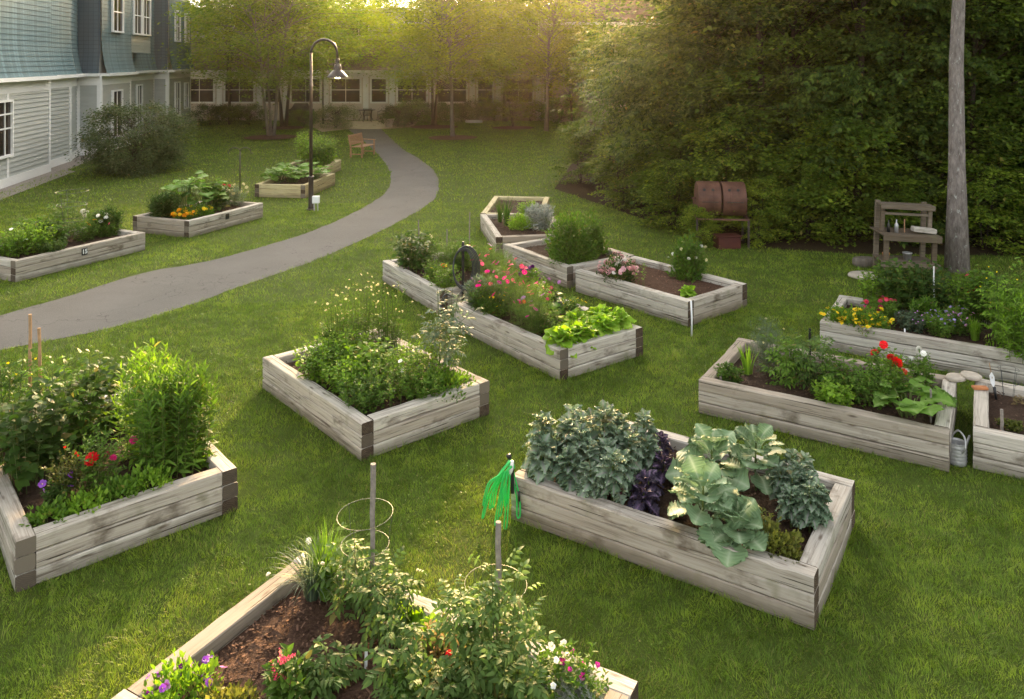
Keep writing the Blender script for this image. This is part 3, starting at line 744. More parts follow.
# lawn: one sheet out past the horizon line, fine grid near
def grid_sheet(name, xs, ys, zf, mat):
    V = [(x, y, zf(x, y)) for x in xs for y in ys]; ny = len(ys)
    F = [(i * ny + j, (i + 1) * ny + j, (i + 1) * ny + j + 1, i * ny + j + 1) for i in range(len(xs) - 1) for j in range(ny - 1)]
    return mesh_obj(name, V, F, mat, smooth=True)
tag(grid_sheet('lawn', [-150, -60, -30, 0, 30, 60, 150], [-20, 0, 10, 30, 60, 100, 170], lambda x, y: 0, M['ground']), kind='structure')
# leaf litter under the woods
WEDGE = [(1.3, 24.5), (2.4, 21.9), (3.2, 19.9), (4.3, 17.9), (5.2, 16.8), (6.8, 16.3), (10.5, 16.1), (26, 16.5), (26, 60), (6.0, 60), (3.5, 38)]
tag(mesh_obj('forest_floor', [(x, y, .008) for x, y in WEDGE], [tuple(range(len(WEDGE)))], M['litter']), kind='structure')

def inpoly(X, Y, P):
    r = np.zeros(len(X), bool); n = len(P)
    for i in range(n):
        x1, y1 = P[i]; x2, y2 = P[(i + 1) % n]
        if y1 == y2: continue
        c = ((y1 > Y) != (y2 > Y)) & (X < (x2 - x1) * (Y - y1) / (y2 - y1) + x1); r ^= c
    return r
def vnoise(X, Y, s, seed):
    r = np.random.default_rng(seed).uniform(0, 1, (64, 64)); x, y = X * s, Y * s; i, j = np.floor(x).astype(int), np.floor(y).astype(int); u, v = x - i, y - j
    u = u * u * (3 - 2 * u); v = v * v * (3 - 2 * v); a = r[i % 64, j % 64]; b = r[(i + 1) % 64, j % 64]; c = r[i % 64, (j + 1) % 64]; d = r[(i + 1) % 64, (j + 1) % 64]
    return (a * (1 - u) + b * u) * (1 - v) + (c * (1 - u) + d * u) * v
def make_grass():
    g = np.random.default_rng(11)
    zones = ((3.6, 8, 6600, .0033, .038, 2), (8, 13, 3500, .0046, .042, 2), (13, 22, 1000, .009, .055, 1), (22, 54, 150, .022, .06, 1))
    Vs = []; Fs = []; off = 0; F3 = []
    bdir = [bed_axes(k) for k in BEDS]
    for (y0, y1, dens, w, h, seg) in zones:
        wx = .66 * y1 + 1.0; n = int(dens * 2 * wx * (y1 - y0)); X = g.uniform(-wx, wx, n); Y = g.uniform(y0, y1, n)
        keep = np.abs(X) < .66 * Y + .9; X, Y = X[keep], Y[keep]
        dead = inpoly(X + g.normal(0, .035, n_ := len(X)), Y + g.normal(0, .035, n_), PATHPOLY) | inpoly(X, Y, PATIO) | inpoly(X, Y, WEDGE)
        for c, u, v, L, W in bdir:
            a = (X - c.x) * u.x + (Y - c.y) * u.y; b = (X - c.x) * v.x + (Y - c.y) * v.y
            dead |= (a > .0) & (a < L) & (b > .0) & (b < W)
        dead |= (X < -16.0 - .1775 / .984 * (Y - 28.2)) & (Y > 20)
        pt = vnoise(X, Y, .8, 1) * .5 + vnoise(X, Y, 2.3, 2) * .3 + vnoise(X, Y, 6, 3) * .2
        dead |= g.uniform(0, 1, len(X)) > np.clip(.35 + 2.2 * (pt - .22), .3, 1)
        pt = pt[~dead]; X, Y = X[~dead], Y[~dead]; n = len(X)
        # unmown taller grass against the timbers
        near = np.zeros(n)
        for c, u, v, L, W in bdir:
            a = (X - c.x) * u.x + (Y - c.y) * u.y; b = (X - c.x) * v.x + (Y - c.y) * v.y
            d = np.maximum(np.maximum(-a, a - L), np.maximum(-b, b - W)); near = np.maximum(near, np.clip(1 - d / .10, 0, 1))
        clump = np.clip((vnoise(X, Y, 5, 4) * .55 + vnoise(X, Y, 13, 5) * .45) * 1.6 - .3, 0, 1.3)
        H = h * g.uniform(.5, 1.15, n) * (.6 + .8 * clump) * (1 + 1.5 * near * g.uniform(0, 1, n) ** 1.5); A = g.uniform(0, 2 * PI, n); lean = H * g.uniform(.35, 1.5, n); ld = vnoise(X, Y, 2.6, 12) * 9 + vnoise(X, Y, 9, 13) * 7 + g.normal(0, 1.0, n); A = np.where(g.uniform(0, 1, n) < .7, ld + PI / 2 + g.normal(0, .5, n), A)
        sx, sy = np.cos(A) * w / 2, np.sin(A) * w / 2; dx, dy = np.cos(ld) * lean, np.sin(ld) * lean; z = np.zeros(n)
        if seg == 2:
            P = np.stack([X - sx, Y - sy, z, X + sx, Y + sy, z, X + sx * .8 + dx * .35, Y + sy * .8 + dy * .35, H * .62, X - sx * .8 + dx * .35, Y - sy * .8 + dy * .35, H * .62, X + dx, Y + dy, H], 1).reshape(-1, 3)
            b = off + np.arange(n)[:, None] * 5; Fs.append(b + np.array([0, 1, 2, 3])); F3.append(b + np.array([3, 2, 4])); off += n * 5
        else:
            P = np.stack([X - sx, Y - sy, z, X + sx, Y + sy, z, X + dx, Y + dy, H], 1).reshape(-1, 3); b = off + np.arange(n)[:, None] * 3; F3.append(b + np.array([0, 1, 2])); off += n * 3
        Vs.append(P)
    # clover and other broad leaved weeds in drifts between the blades
    n = 90000; X = g.uniform(-12, 12, n); Y = g.uniform(3.6, 18, n); k = (vnoise(X, Y, 1.3, 8) * .6 + vnoise(X, Y, 4, 9) * .4 > .60) & (np.abs(X) < .66 * Y + .9) & ~inpoly(X, Y, PATHPOLY) & ~inpoly(X, Y, WEDGE)
    for c, u, v, L, W in bdir:
        a = (X - c.x) * u.x + (Y - c.y) * u.y; b = (X - c.x) * v.x + (Y - c.y) * v.y; k &= ~((a > 0) & (a < L) & (b > 0) & (b < W))
    X, Y = X[k], Y[k]; n = len(X); A = g.uniform(0, 6.28, n); r = g.uniform(.006, .014, n); z = g.uniform(.015, .045, n)
    P = np.stack([X, Y, z, X + r * np.cos(A), Y + r * np.sin(A), z + g.uniform(-.006, .008, n), X + 1.3 * r * np.cos(A + .8), Y + 1.3 * r * np.sin(A + .8), z + g.uniform(-.006, .008, n), X + r * np.cos(A + 1.6), Y + r * np.sin(A + 1.6), z + g.uniform(-.006, .008, n)], 1).reshape(-1, 3)
    Fs.append(off + np.arange(n)[:, None] * 4 + np.array([0, 1, 2, 3])); Vs.append(P)
    V = np.concatenate(Vs).astype(np.float32); Q = np.concatenate(Fs).astype(np.int32); Tt = np.concatenate(F3).astype(np.int32)
    me = bpy.data.meshes.new('grass'); me.vertices.add(len(V)); me.vertices.foreach_set('co', V.ravel())
    L = np.concatenate([Q.ravel(), Tt.ravel()]); S = np.concatenate([np.arange(len(Q)) * 4, len(Q) * 4 + np.arange(len(Tt)) * 3]).astype(np.int32)
    me.loops.add(len(L)); me.loops.foreach_set('vertex_index', L); me.polygons.add(len(S)); me.polygons.foreach_set('loop_start', S)
    me.materials.append(M['grass']); me.update(calc_edges=True)
    o = bpy.data.objects.new('grass', me); COL.objects.link(o); tag(o, 'short mown green lawn grass between the raised beds', 'grass', kind='stuff')
make_grass()

# ------------------------------------------------------------ buildings
def uvobj(name, quads, mats, mi=None, parent=None, solid=True):
    """quads: list of (4 points, uv scale origin) with a UV in metres"""
    V = []; F = []; UV = []
    for q in quads:
        b = len(V); V += [tuple(p) for p in q]; F.append((b, b + 1, b + 2, b + 3))
        p0, p1, p3 = Vector(q[0]), Vector(q[1]), Vector(q[3]); eu = (p1 - p0).normalized(); ev = (p3 - p0); ev = (ev - eu * ev.dot(eu)).normalized()
        for p in q: d = Vector(p) - p0; UV.append((d.dot(eu), d.dot(ev)))
    o = mesh_obj(name, V, F, mats, mi, parent); l = o.data.uv_layers.new(name='UVMap')
    for i, uv in enumerate(UV): l.data[i].uv = uv
    return o
BO = Vector((-16.3, 28.2, 0)); BD = Vector((-.1775, .984, 0)); BN = Vector((.984, .1775, 0))
def bp(s, t, z=0): p = BO + BD * s + BN * t; return Vector((p.x, p.y, z))
def lap_wall(mb, a, b, z0, z1, pitch=.13, mi=0, out=None):
    """clapboards: each board leans out at its foot and throws its own thin shadow"""
    a = Vector(a); b = Vector(b); n = (b - a).cross(Vector((0, 0, 1))).normalized() if out is None else out
    z = z0
    while z < z1 - .01:
        zt = min(z + pitch, z1); o0 = n * .036
        V = [Vector((a.x, a.y, z)), Vector((b.x, b.y, z)), Vector((b.x, b.y, z)) + o0, Vector((a.x, a.y, z)) + o0, Vector((b.x, b.y, zt)) + n * .003, Vector((a.x, a.y, zt)) + n * .003]
        mb.add(V, [(0, 3, 2, 1), (3, 5, 4, 2)][:], mi); z = zt
def wall_box(mb, a, b, z0, z1, th, mi=0, proud=0.0, ext=0.0):
    a = Vector((a[0], a[1], 0)); b = Vector((b[0], b[1], 0)); d = (b - a).normalized(); n = d.cross(Vector((0, 0, 1)))
    c = (a + b) / 2 + n * (proud - th / 2); mb.box((c.x, c.y, (z0 + z1) / 2), ((b - a).length + ext * 2, th, z1 - z0), math.atan2(d.y, d.x), mi)
def window(parent, a, b, s0, s1, z0, z1, cols=2, rows=(.5,), proud=.07, fw=.07, label=None):
    """window on the wall from a to b, between distances s0 and s1 along it"""
    a = Vector((a[0], a[1], 0)); b = Vector((b[0], b[1], 0)); d = (b - a).normalized(); n = d.cross(Vector((0, 0, 1))); rz = math.atan2(d.y, d.x)
    P = lambda s, z, o: (a.x + d.x * s + n.x * o, a.y + d.y * s + n.y * o, z)
    f = MB(); zc = (z0 + z1) / 2; sc = (s0 + s1) / 2; W = s1 - s0; H = z1 - z0
    for s in (s0 + fw / 2, s1 - fw / 2): f.box(P(s, zc, proud), (fw, .10, H), rz)
    f.box(P(sc, z1 - fw / 2, proud + .002), (W - 2 * fw, .10, fw), rz); f.box(P(sc, z0 + fw / 2, proud + .012), (W - 2 * fw, .14, fw), rz)
    for r in rows: f.box(P(sc, z0 + H * r, proud - .005), (W - 2 * fw, .06, .045), rz)
    for c in range(1, cols): f.box(P(s0 + W * c / cols, zc, proud - .008), (.035, .04, H - 2 * fw), rz)
    w = f.build('window', M['trim'], parent)
    p = MB(); p.box(P(sc, zc, proud - .022), (W - 2 * fw, .012, H - 2 * fw), rz); p.build('pane', M['glass'], w)
    return w
def flare(quads, a, b, z0, z1, off0=.20, z2=7.6, n=None):
    """shingled mansard skirt: flares out at the eave, curves to near vertical"""
    a = Vector((a[0], a[1], 0)); b = Vector((b[0], b[1], 0)); nn = (b - a).normalized().cross(Vector((0, 0, 1))) if n is None else n
    zs = [z0 + .17 * k for k in range(int((z2 - z0) / .17) + 1)]
    def off(z): t = min(1, (z - z0) / (z1 - z0)); return off0 * (1 - t) ** 1.8 + .03
    for k in range(len(zs) - 1):
        o0, o1 = off(zs[k]) + .018, off(zs[k + 1])
        A0 = a + nn * o0; B0 = b + nn * o0; A1 = a + nn * o1; B1 = b + nn * o1
        quads.append([(A0.x, A0.y, zs[k]), (B0.x, B0.y, zs[k]), (B1.x, B1.y, zs[k + 1]), (A1.x, A1.y, zs[k + 1])])
        A2 = a + nn * (o0 - .018); B2 = b + nn * (o0 - .018)
        quads.append([(A2.x, A2.y, zs[k]), (B2.x, B2.y, zs[k]), (B0.x, B0.y, zs[k]), (A0.x, A0.y, zs[k])])
lw = empty('residential_building', bp(0, 0), 0, 'two storey wing with blue green shingled upper floor and pale clapboards at the left edge', 'building')
lw.location = (0, 0, 0)
SEG = [('A', bp(-15, 0), bp(0, 0)), ('B', bp(0, -.35), bp(3.0, -.35)), ('C', bp(3.0, -.35), bp(4.95, -.76)), ('D', bp(5, -.78), bp(5, .15)), ('E', bp(5, .15), bp(9.2, .15)),
       ('F', bp(9.2, -.6), bp(16.4, -.6)), ('G', bp(16.4, -.85), bp(16.4, .15)), ('H', bp(16.4, .15), bp(22, .15))]
core = MB()
for (s0, s1, t) in ((-15, -.02, -.03), (-.02, 3.0, -.38), (3, 5.03, -.95), (5.03, 9.17, .12), (9.17, 16.43, -.63), (16.43, 21.97, .12)):
    c = (bp(s0, t) + bp(s1, -11)) / 2; core.box((c.x, c.y, 5.0), (s1 - s0, 11 + t, 10), math.atan2(BD.y, BD.x))
core.build('wall_core', M['siding'], lw)
sd = MB(); tr = MB()
for k, a, b in SEG:
    lap_wall(sd, a, b, .28, 2.93, .15); wall_box(tr, a, b, .02, .30, .06, proud=.045, ext=.02 if k in 'AEH' else 0); wall_box(tr, a, b, 2.90, 3.28, .05, proud=.035)
    wall_box(tr, a, b, 3.28, 3.40, .40, proud=.36)
    d = (b - a).normalized()
    for p in (a, b):
        q = p + d * (.07 if p is a else -.07); wall_box(tr, q - d * .07, q + d * .07, .28, 2.92, .05, proud=.040)
a, b = SEG[0][1], SEG[0][2]
for s in (-3.4,): q = bp(s, 0); wall_box(tr, q - BD * .07, q + BD * .07, .28, 2.92, .05, proud=.041)
sd.build('siding', M['siding'], lw); tr.build('trim', M['trim'], lw)
q1 = []; q2 = []
for k, a, b in SEG:
    if k == 'F': continue
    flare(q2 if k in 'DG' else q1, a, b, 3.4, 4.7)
flare(q1, SEG[5][1], SEG[5][2], 3.4, 4.7)
uvobj('mansard', q1, M['shingle'], None, lw)
uvobj('mansard_return', q2[:len(q2) // 2], M['shingle_shaded'], None, lw); uvobj('mansard_return', q2[len(q2) // 2:], M['shingle_shaded'], None, lw)  # shade of these side faces is put into a darker shingle colour
bay = MB(); c = (bp(9.3, .12) + bp(12.7, -.9)) / 2; bay.box((c.x, c.y, 6.2), (3.4, 1.0, 3.8), math.atan2(BD.y, BD.x)); lap_wall(bay, bp(9.3, .13), bp(12.7, .13), 4.3, 8.1, .17)
bay.build('bay_window_box', make_paint('bay_paint', (.17, .24, .24)), lw)
def winS(seg, s0, s1, z0, z1, **kw):
    a, b = [(x, y) for k, x, y in SEG if k == seg][0]; window(lw, a, b, s0, s1, z0, z1, **kw)
winS('A', 10.3, 11.8, .95, 2.72, cols=3, rows=(.5, .75)); winS('A', 4.0, 5.6, .95, 2.72, cols=3, rows=(.5, .75))
winS('E', 1.3, 2.7, .55, 2.65); winS('F', .9, 2.3, .6, 2.7); winS('F', 3.6, 4.6, .6, 2.7); winS('H', 1.3, 2.5, .7, 2.7, cols=2); winS('H', 3.7, 4.7, 1.0, 2.6, cols=2)
for (seg, s0, s1, z0, z1, pr) in (('E', 1.2, 2.7, 5.15, 6.95, .10), ('H', 1.2, 2.4, 5.0, 6.8, .10), ('H', 3.7, 4.7, 5.0, 6.8, .10)): winS(seg, s0, s1, z0, z1, proud=pr)
for (s0, s1) in ((9.55, 10.9), (11.1, 12.45)): window(lw, bp(0, .13), bp(14, .13), s0, s1, 5.15, 7.0, proud=.07)
gq = [bp(-16, .85), bp(-.0, .85), bp(.35, .45), bp(4.4, .3), bp(5.2, -.1)]; gb = [bp(-16, -.1), bp(0, -.1), bp(.35, -.5), bp(3.2, -.5), bp(5.2, -1)]
tag(mesh_obj('gravel_strip', [(p.x, p.y, .012) for p in gq + gb], [(i, i + 1, i + 6, i + 5) for i in range(4)], M['gravel']), kind='structure')

# rear building across the end of the lawn
rb = empty('lodge_building', (0, 0, 0), 0, 'long rear building with a row of white framed windows under a brown roof', 'building')
RY = 52.2; X0, X1 = -22.5, 11.0
w = MB(); w.box(((X0 + X1) / 2, RY + 3.03, 1.6), (X1 - X0, 6.0, 3.2)); lap_wall(w, (X0, RY, 0), (X1, RY, 0), .1, 1.15, .14)
w.build('wall', make_paint('lodge_paint', (.60, .54, .48)), rb)
w = MB(); w.box(((X0 + X1) / 2, RY + 8, 3.8), (X1 - X0 + 6, 8, 7.6)); lap_wall(w, (X0, RY + 3.98, 0), (X1 + 3, RY + 3.98, 0), 4.6, 7.6, .16)
w.build('upper_wall', make_paint('lodge_upper_paint', (.30, .29, .28)), rb)
tr = MB(); tr.box(((X0 + X1) / 2, RY - .25, 3.22), (X1 - X0 + .4, .9, .16)); tr.box(((X0 + X1) / 2, RY - .04, 2.97), (X1 - X0, .08, .32))
x = -21.4; k = 0
while x < 9.8:
    wd = 2.05 if k % 3 != 2 else 1.15
    if not (-11.2 < x + wd and x < -9.9 and False): window(rb, (X0, RY), (X1, RY), x - X0, x - X0 + wd, 1.12, 2.82, cols=2 if wd > 1.5 else 1, rows=(.52,), fw=.11)
    tr.box((x + wd + .28, RY - .05, 1.48), (.34, .10, 2.7)); x += wd + .56; k += 1
tr.build('trim', M['trim'], rb)
rq = []
for j in range(14):
    y0 = RY - .75 + j * .36; z0 = 3.3 + j * .155; rq.append([(X0 - .3, y0, z0 + .015), (X1 + .3, y0, z0 + .015), (X1 + .3, y0 + .36, z0 + .155), (X0 - .3, y0 + .36, z0 + .155)])
    rq.append([(X0 - .3, y0, z0), (X1 + .3, y0, z0), (X1 + .3, y0, z0 + .015), (X0 - .3, y0, z0 + .015)])
uvobj('roof', rq, M['roof'], None, rb)
for x in (-19.5, -15.5, -11.5, -7.6, -3.6, .4): window(rb, (X0, RY + 3.96), (X1, RY + 3.96), x - X0, x - X0 + 1.5, 5.6, 7.5, cols=2)
# gabled house beyond on the right
hb = empty('gabled_house', (0, 0, 0), 0, 'distant house with a mauve gable roof above the right end of the rear building', 'building')
hx0, hx1, hy = 2.6, 11.5, 50.0
w = MB(); w.box(((hx0 + hx1) / 2, hy + 6, 3.2), (hx1 - hx0, 10, 6.4)); lap_wall(w, (hx0, hy + .98, 0), (hx1, hy + .98, 0), 3.4, 6.4, .17); w.build('wall', make_paint('house_paint', (.34, .30, .27)), hb)
rq = []
for j in range(20):
    y0 = hy + .1 + j * .32; z0 = 6.3 + j * .2; rq.append([(hx0 - .5 + j * .12, y0, z0), (hx1 + .5, y0, z0), (hx1 + .5, y0 + .32, z0 + .2), (hx0 - .38 + j * .12, y0 + .32, z0 + .2)])
uvobj('roof', rq, M['roof'], None, hb)
w = MB(); w.box(((hx0 + hx1) / 2, hy + .12, 6.24), (hx1 - hx0 + 1.0, .14, .16)); w.tube([(hx0 - .52, hy + .12, 6.3), (hx0 + 1.9, hy + 6.5, 10.3)], .1, 4); w.build('fascia', M['trim'], hb)
window(hb, (hx0, hy + .96), (hx1, hy + .96), .7, 1.9, 4.2, 5.8); 

# ------------------------------------------------------------ trees
def crown_leaves(fo, centres, outdirs, nper, size, leaf='dia', spread=.5, flat=.35, droop=.25):
    g = fo.rng; n = len(centres); C = np.repeat(np.array(centres), nper, 0); O = np.repeat(np.array(outdirs), nper, 0); m = len(C)
    t = g.uniform(-.7, 1.1, m)[:, None]; sc = np.repeat(g.uniform(.65, 1.35, n), nper)[:, None] * spread
    lat = g.normal(0, .42, (m, 3)) * np.array([1, 1, flat]); P = C + (O * t + lat) * sc; P[:, 2] -= droop * sc[:, 0] * (t[:, 0] ** 2 + (lat[:, 0] ** 2 + lat[:, 1] ** 2))
    D = O * .9 + g.normal(0, .45, (m, 3)); D[:, 2] = D[:, 2] * .35 - .15
    fo.leaves(leaf, P, D, size * g.uniform(.6, 1.3, m), 0, .38)
def tree_meshes(seed, H, R, base, ncl, nper, leaf, tr=.12, forks=1, spread=.5, shell=.45, zpow=1.0, kind='woodA', bark='bark', sq=1.0, droop=.25, leaft='dia', flat=.35, wob=.02):
    fo = Fol(seed); g = fo.rng; wood = MB(); tops = []
    for k in range(forks):
        a = k * 2 * PI / forks + g.uniform(0, 1); ln = (.04 if forks == 1 else .16) * H
        P = [Vector((math.cos(a) * (.1 * tr if forks == 1 else tr * 1.1) + math.cos(a) * ln * (t ** 1.3) + g.normal(0, wob * H * t), math.sin(a) * (.1 * tr if forks == 1 else tr * 1.1) + math.sin(a) * ln * (t ** 1.3) + g.normal(0, wob * H * t), H * .93 * t - .05)) for t in [i / 7 for i in range(8)]]
        fr = 1 / math.sqrt(forks) * 1.1; wood.tube(P, [tr * fr * (1.35 if i == 0 else 1) * (1 - .85 * i / 7) for i in range(8)], 8); tops.append(P)
    C = []; O = []
    for i in range(ncl):
        P = tops[i % forks]; z = base + (H - base) * g.uniform(0, 1) ** zpow; u = (z - base) / (H - base)
        rmax = R * (math.sin(PI * (.12 + .80 * u)) ** .6) * sq; a = i * GA + g.uniform(-.3, .3); lump = 1 + .22 * math.sin(a * 2 + z * 1.1 + seed) + .12 * math.sin(a * 5 + z * 2.3)
        rr = rmax * (shell + (1 - shell) * g.uniform(0, 1) ** .6) * lump; f = min(.92, max(.06, z / H * .86)); q = P[0].lerp(P[-1], f)
        j = min(6, int(f * 7)); q = P[j].lerp(P[j + 1], f * 7 - j)
        c = Vector((math.cos(a) * rr, math.sin(a) * rr, z)); C.append(tuple(c)); o = Vector((math.cos(a), math.sin(a), .1)).normalized(); O.append(tuple(o))
        if i % 2 == 0 or ncl < 120:
            mid = q.lerp(c, .55) + Vector((0, 0, .12 * rr)); wood.tube([q, mid, c, c + o * spread * .6], [tr * .22, tr * .13, tr * .05, tr * .02], 4, caps=False)
    crown_leaves(fo, C, O, nper, leaf, leaft, spread, flat, droop)
    cm = fo.mesh('crown', [LM(kind)]); bm_ = bpy.data.meshes.new('trunk'); bm_.from_pydata(wood.v, [], wood.f); bm_.materials.append(M[bark])
    bm_.polygons.foreach_set('use_smooth', [True] * len(wood.f)); bm_.update(); return bm_, cm
def put_tree(name, ms, loc, rz, s, label, cat='tree', group=None, zs=1.0):
    r = empty(name, loc, rz, label, cat, group)
    for n_, me in zip(('trunk', 'crown'), ms):
        c = bpy.data.objects.new(n_, me); COL.objects.link(c); c.parent = r
    r.scale = (s, s, s * zs); return r
HAZE = .00022
# ------------------------------------------------------------ beds
raised_bed('A', 'large grey timber bed at the left edge with red geranium and tall leafy perennials')
raised_bed('J', 'grey timber bed of kale and broad collards with a green hose on its corner', 'woodg')
raised_bed('G', 'timber bed with tomatoes and red geraniums beside the galvanised watering can', 'wood')
raised_bed('E', 'timber bed full of salad greens and tall cream flowering herbs, nearest the path bend')
raised_bed('F2', 'timber bed with pink cosmos and bright lettuce at its near corner')
raised_bed('F1', 'timber bed holding the coiled hose on a post and a dark bushy plant')
raised_bed('H', 'timber bed mostly of bare mulch with a rose bush and white corner pipe', soil='mulch', chips=900)
raised_bed('I', 'timber bed with the large dense green shrub, between the mulched bed and the far bed')
raised_bed('M1', 'weathered half of the far double bed, with dark iris blades and a lavender mound')
raised_bed('M2', 'empty pale new timber bed, farthest of the chain before the woods', 'woody', chips=300)
raised_bed('L1', 'brown stained timber bed marked 15 beyond the path at the left edge', 'wood')
raised_bed('L2', 'timber bed beyond the path with orange marigolds at its near corner', 'wood')
raised_bed('L3', 'timber bed of squash leaves just behind the near lamp post', 'woody', chips=200)
raised_bed('L4', 'timber bed with a big leafy shrub, farthest one beyond the path', 'woody', chips=200)
raised_bed('N', 'long grey timber bed with yellow daisies and purple asters near the potting bench', 'woodg')
raised_bed('O', 'timber bed of bare brown soil cut by the right edge of the photo', 'wood', chips=900)
raised_bed('K', 'nearest timber bed at the bottom, with mulch and caged tomatoes', 'wood', soil='mulch', chips=3600)

def P(bed, px, py, kind, h, r, label, cat='plant', **kw):
    kx = dict(E=1.42, F2=1.2, F1=1.25, A=1.05, G=1.15, N=1.15, M1=1.15, L1=1.1, L2=1.1).get(bed, 1.0) if kind not in ('squash', 'lettuce', 'arugula') else 1.0; h *= kx ** .7; r *= kx
    q = at(px, py, SOIL); return plant(kind, in_bed(bed, q, kw.pop('m', .24)), h, r, label, cat, **kw)
F_ = lambda *a: [a]
# ---- bed E
P('E', 322, 380, 'basil', .34, .20, 'bright green salad plant in the left corner of the bed nearest the path bend', 'salad plant', mat='bright')
P('E', 350, 392, 'basil', .28, .18, 'bright green low salad plant by the long left timber', 'salad plant', mat='bright')
P('E', 345, 368, 'basil', .36, .19, 'bright green salad plant in front of the cream flowered herbs', 'salad plant', mat='bright')
P('E', 365, 408, 'herb', .26, .17, 'low fresh green herb at the near corner of the salad bed', 'herb', mat='mid')
P('E', 336, 362, 'arugula', .86, .15, 'tall herb topped with cream blossoms, left of the three in the salad bed', 'herb', flowers=[('daisy', 'cream', 26, .016)])
P('E', 362, 358, 'arugula', 1.0, .20, 'tallest cream flowered herb, in the middle of the three', 'herb', flowers=[('daisy', 'cream', 34, .016)])
P('E', 388, 356, 'arugula', .86, .19, 'cream flowered herb, right of the three in the salad bed', 'herb', flowers=[('daisy', 'cream', 22, .015)])
P('E', 326, 368, 'mound', .36, .08, 'small dark sedum with cream flower heads at the left end of the salad bed', mat='deep', flowers=[('ball', 'cream', 8, .026)])
P('E', 372, 382, 'broad', .36, .17, 'broad leaved plant in the middle of the salad bed', mat='bright')
P('E', 392, 396, 'herb', .32, .22, 'sprawling green herb with one orange bloom beside the front timber', 'herb', mat='mid', flowers=[('daisy', 'orange', 1, .025)])
P('E', 416, 384, 'herb', .38, .22, 'sprawling green herb with a small white bloom in the middle of the salad bed', 'herb', mat='bright', flowers=[('pansy', 'white', 2, .03)])
P('E', 398, 410, 'sprout', .30, .16, 'yellow green sprawling seedling against the front timber of the salad bed', mat='bright')
P('E', 446, 392, 'cover', .16, .17, 'low green ground cover at the right corner of the salad bed', mat='mid')
P('E', 448, 376, 'tomato', .78, .24, 'tall grey green feathery tomato at the right corner of the salad bed', 'tomato plant', mat='grey')
P('E', 424, 398, 'herb', .20, .16, 'trailing green herb spilling over the front right timber', 'herb', mat='mid', m=.17)
# ---- bed A
P('A', 168, 470, 'lance', .86, .24, 'tall dense clump of narrow bright topped leaves, nearest the right corner of the left bed', 'perennial', mat='mid')
P('A', 150, 455, 'lance', .92, .22, 'tall narrow leaved clump standing left of the densest clump in the left bed', 'perennial', mat='bright')
P('A', 188, 462, 'lance', .82, .20, 'narrow leaved clump overhanging the right corner of the left bed', 'perennial', mat='mid')
P('A', 196, 462, 'cover', .16, .13, 'light green trailing plant in the right corner of the left bed', mat='bright')
P('A', 30, 480, 'broad', .82, .32, 'big dark bushy plant on the left side of the left bed', mat='deep')
P('A', 58, 455, 'tomato', .86, .34, 'tall leafy tomato behind the big dark bush in the left bed', 'tomato plant', mat='mid')
P('A', 90, 440, 'broad', .80, .28, 'dark leafy plant behind the pink flowers in the left bed', mat='deep')
P('A', 8, 440, 'tomato', .84, .32, 'yellow flowered tomato at the far left edge of the left bed', 'tomato plant', mat='mid', flowers=[('bud', 'yellow', 8, .02)])
P('A', 118, 425, 'hosta', .74, .30, 'variegated plant with long pale edged leaves at the back of the left bed', 'hosta', mat='hosta')
P('A', 72, 500, 'herb', .40, .14, 'geranium with one bright red flower head in the left bed', 'geranium', mat='olive', flowers=[('ball', 'red', 1, .05), ('bud', 'scarlet', 3, .02)])
P('A', 100, 492, 'herb', .50, .16, 'spindly plant with two hot pink blossoms in the left bed', 'geranium', mat='mid', flowers=[('ball', 'hot', 3, .036)])
P('A', 58, 506, 'herb', .24, .10, 'small dark pansy with violet flowers in the left bed', 'pansy', mat='deep', flowers=[('pansy', 'violet', 7, .032)])
P('A', 50, 528, 'cover', .12, .13, 'round leaved ground cover in the front corner of the left bed', mat='mid')
P('A', 86, 516, 'cover', .13, .14, 'fresh green ground cover along the front timber of the left bed', mat='bright')
P('A', 120, 500, 'cover', .15, .14, 'spreading ground cover under the pink flowers, right part of the left bed', mat='mid')
P('A', 150, 490, 'cover', .16, .14, 'spreading ground cover at the foot of the tall narrow leaved clump', mat='bright')
# ---- bed J
P('J', 560, 478, 'kale', .62, .42, 'grey green curly kale overhanging the left corner beside the green hose', 'kale plant')
P('J', 592, 462, 'kale', .72, .42, 'grey green curly kale at the back left of the kale bed', 'kale plant')
P('J', 604, 492, 'kale', .60, .36, 'grey green curly kale between the left kales and the purple row', 'kale plant')
P('J', 632, 470, 'kale', .66, .36, 'grey green curly kale nearest the back timber', 'kale plant')
P('J', 560, 498, 'pkale', .16, .17, 'maroon leaved seedling drooping over the front timber below the kale', 'kale plant', mat='maroon')
P('J', 600, 518, 'sprout', .15, .12, 'pink stemmed chard seedling beside the front timber', 'chard plant', mat='maroon')
P('J', 636, 520, 'pkale', .24, .16, 'purple kale nearest the front timber', 'kale plant')
P('J', 648, 500, 'pkale', .30, .17, 'purple kale in the middle of the purple row', 'kale plant')
P('J', 664, 482, 'pkale', .32, .16, 'purple kale at the back end of the purple row', 'kale plant')
P('J', 660, 456, 'pkale', .30, .14, 'tall dark purple kale against the back timber', 'kale plant')
P('J', 700, 535, 'collard', .62, .40, 'huge pale blue green collard leaning over the front timber', 'collard plant', seed=5)
P('J', 712, 495, 'collard', .68, .40, 'huge collard in the middle of the kale bed, behind the front one', 'collard plant', seed=12)
P('J', 756, 490, 'collard', .72, .36, 'tallest collard, close to the back timber', 'collard plant', seed=33)
P('J', 735, 545, 'collard', .34, .32, 'lower collard with one round leaf hanging down the front of the timber', 'collard plant', seed=41, m=.2)
P('J', 802, 522, 'kale', .48, .28, 'curly kale at the right end of the kale bed', 'kale plant')
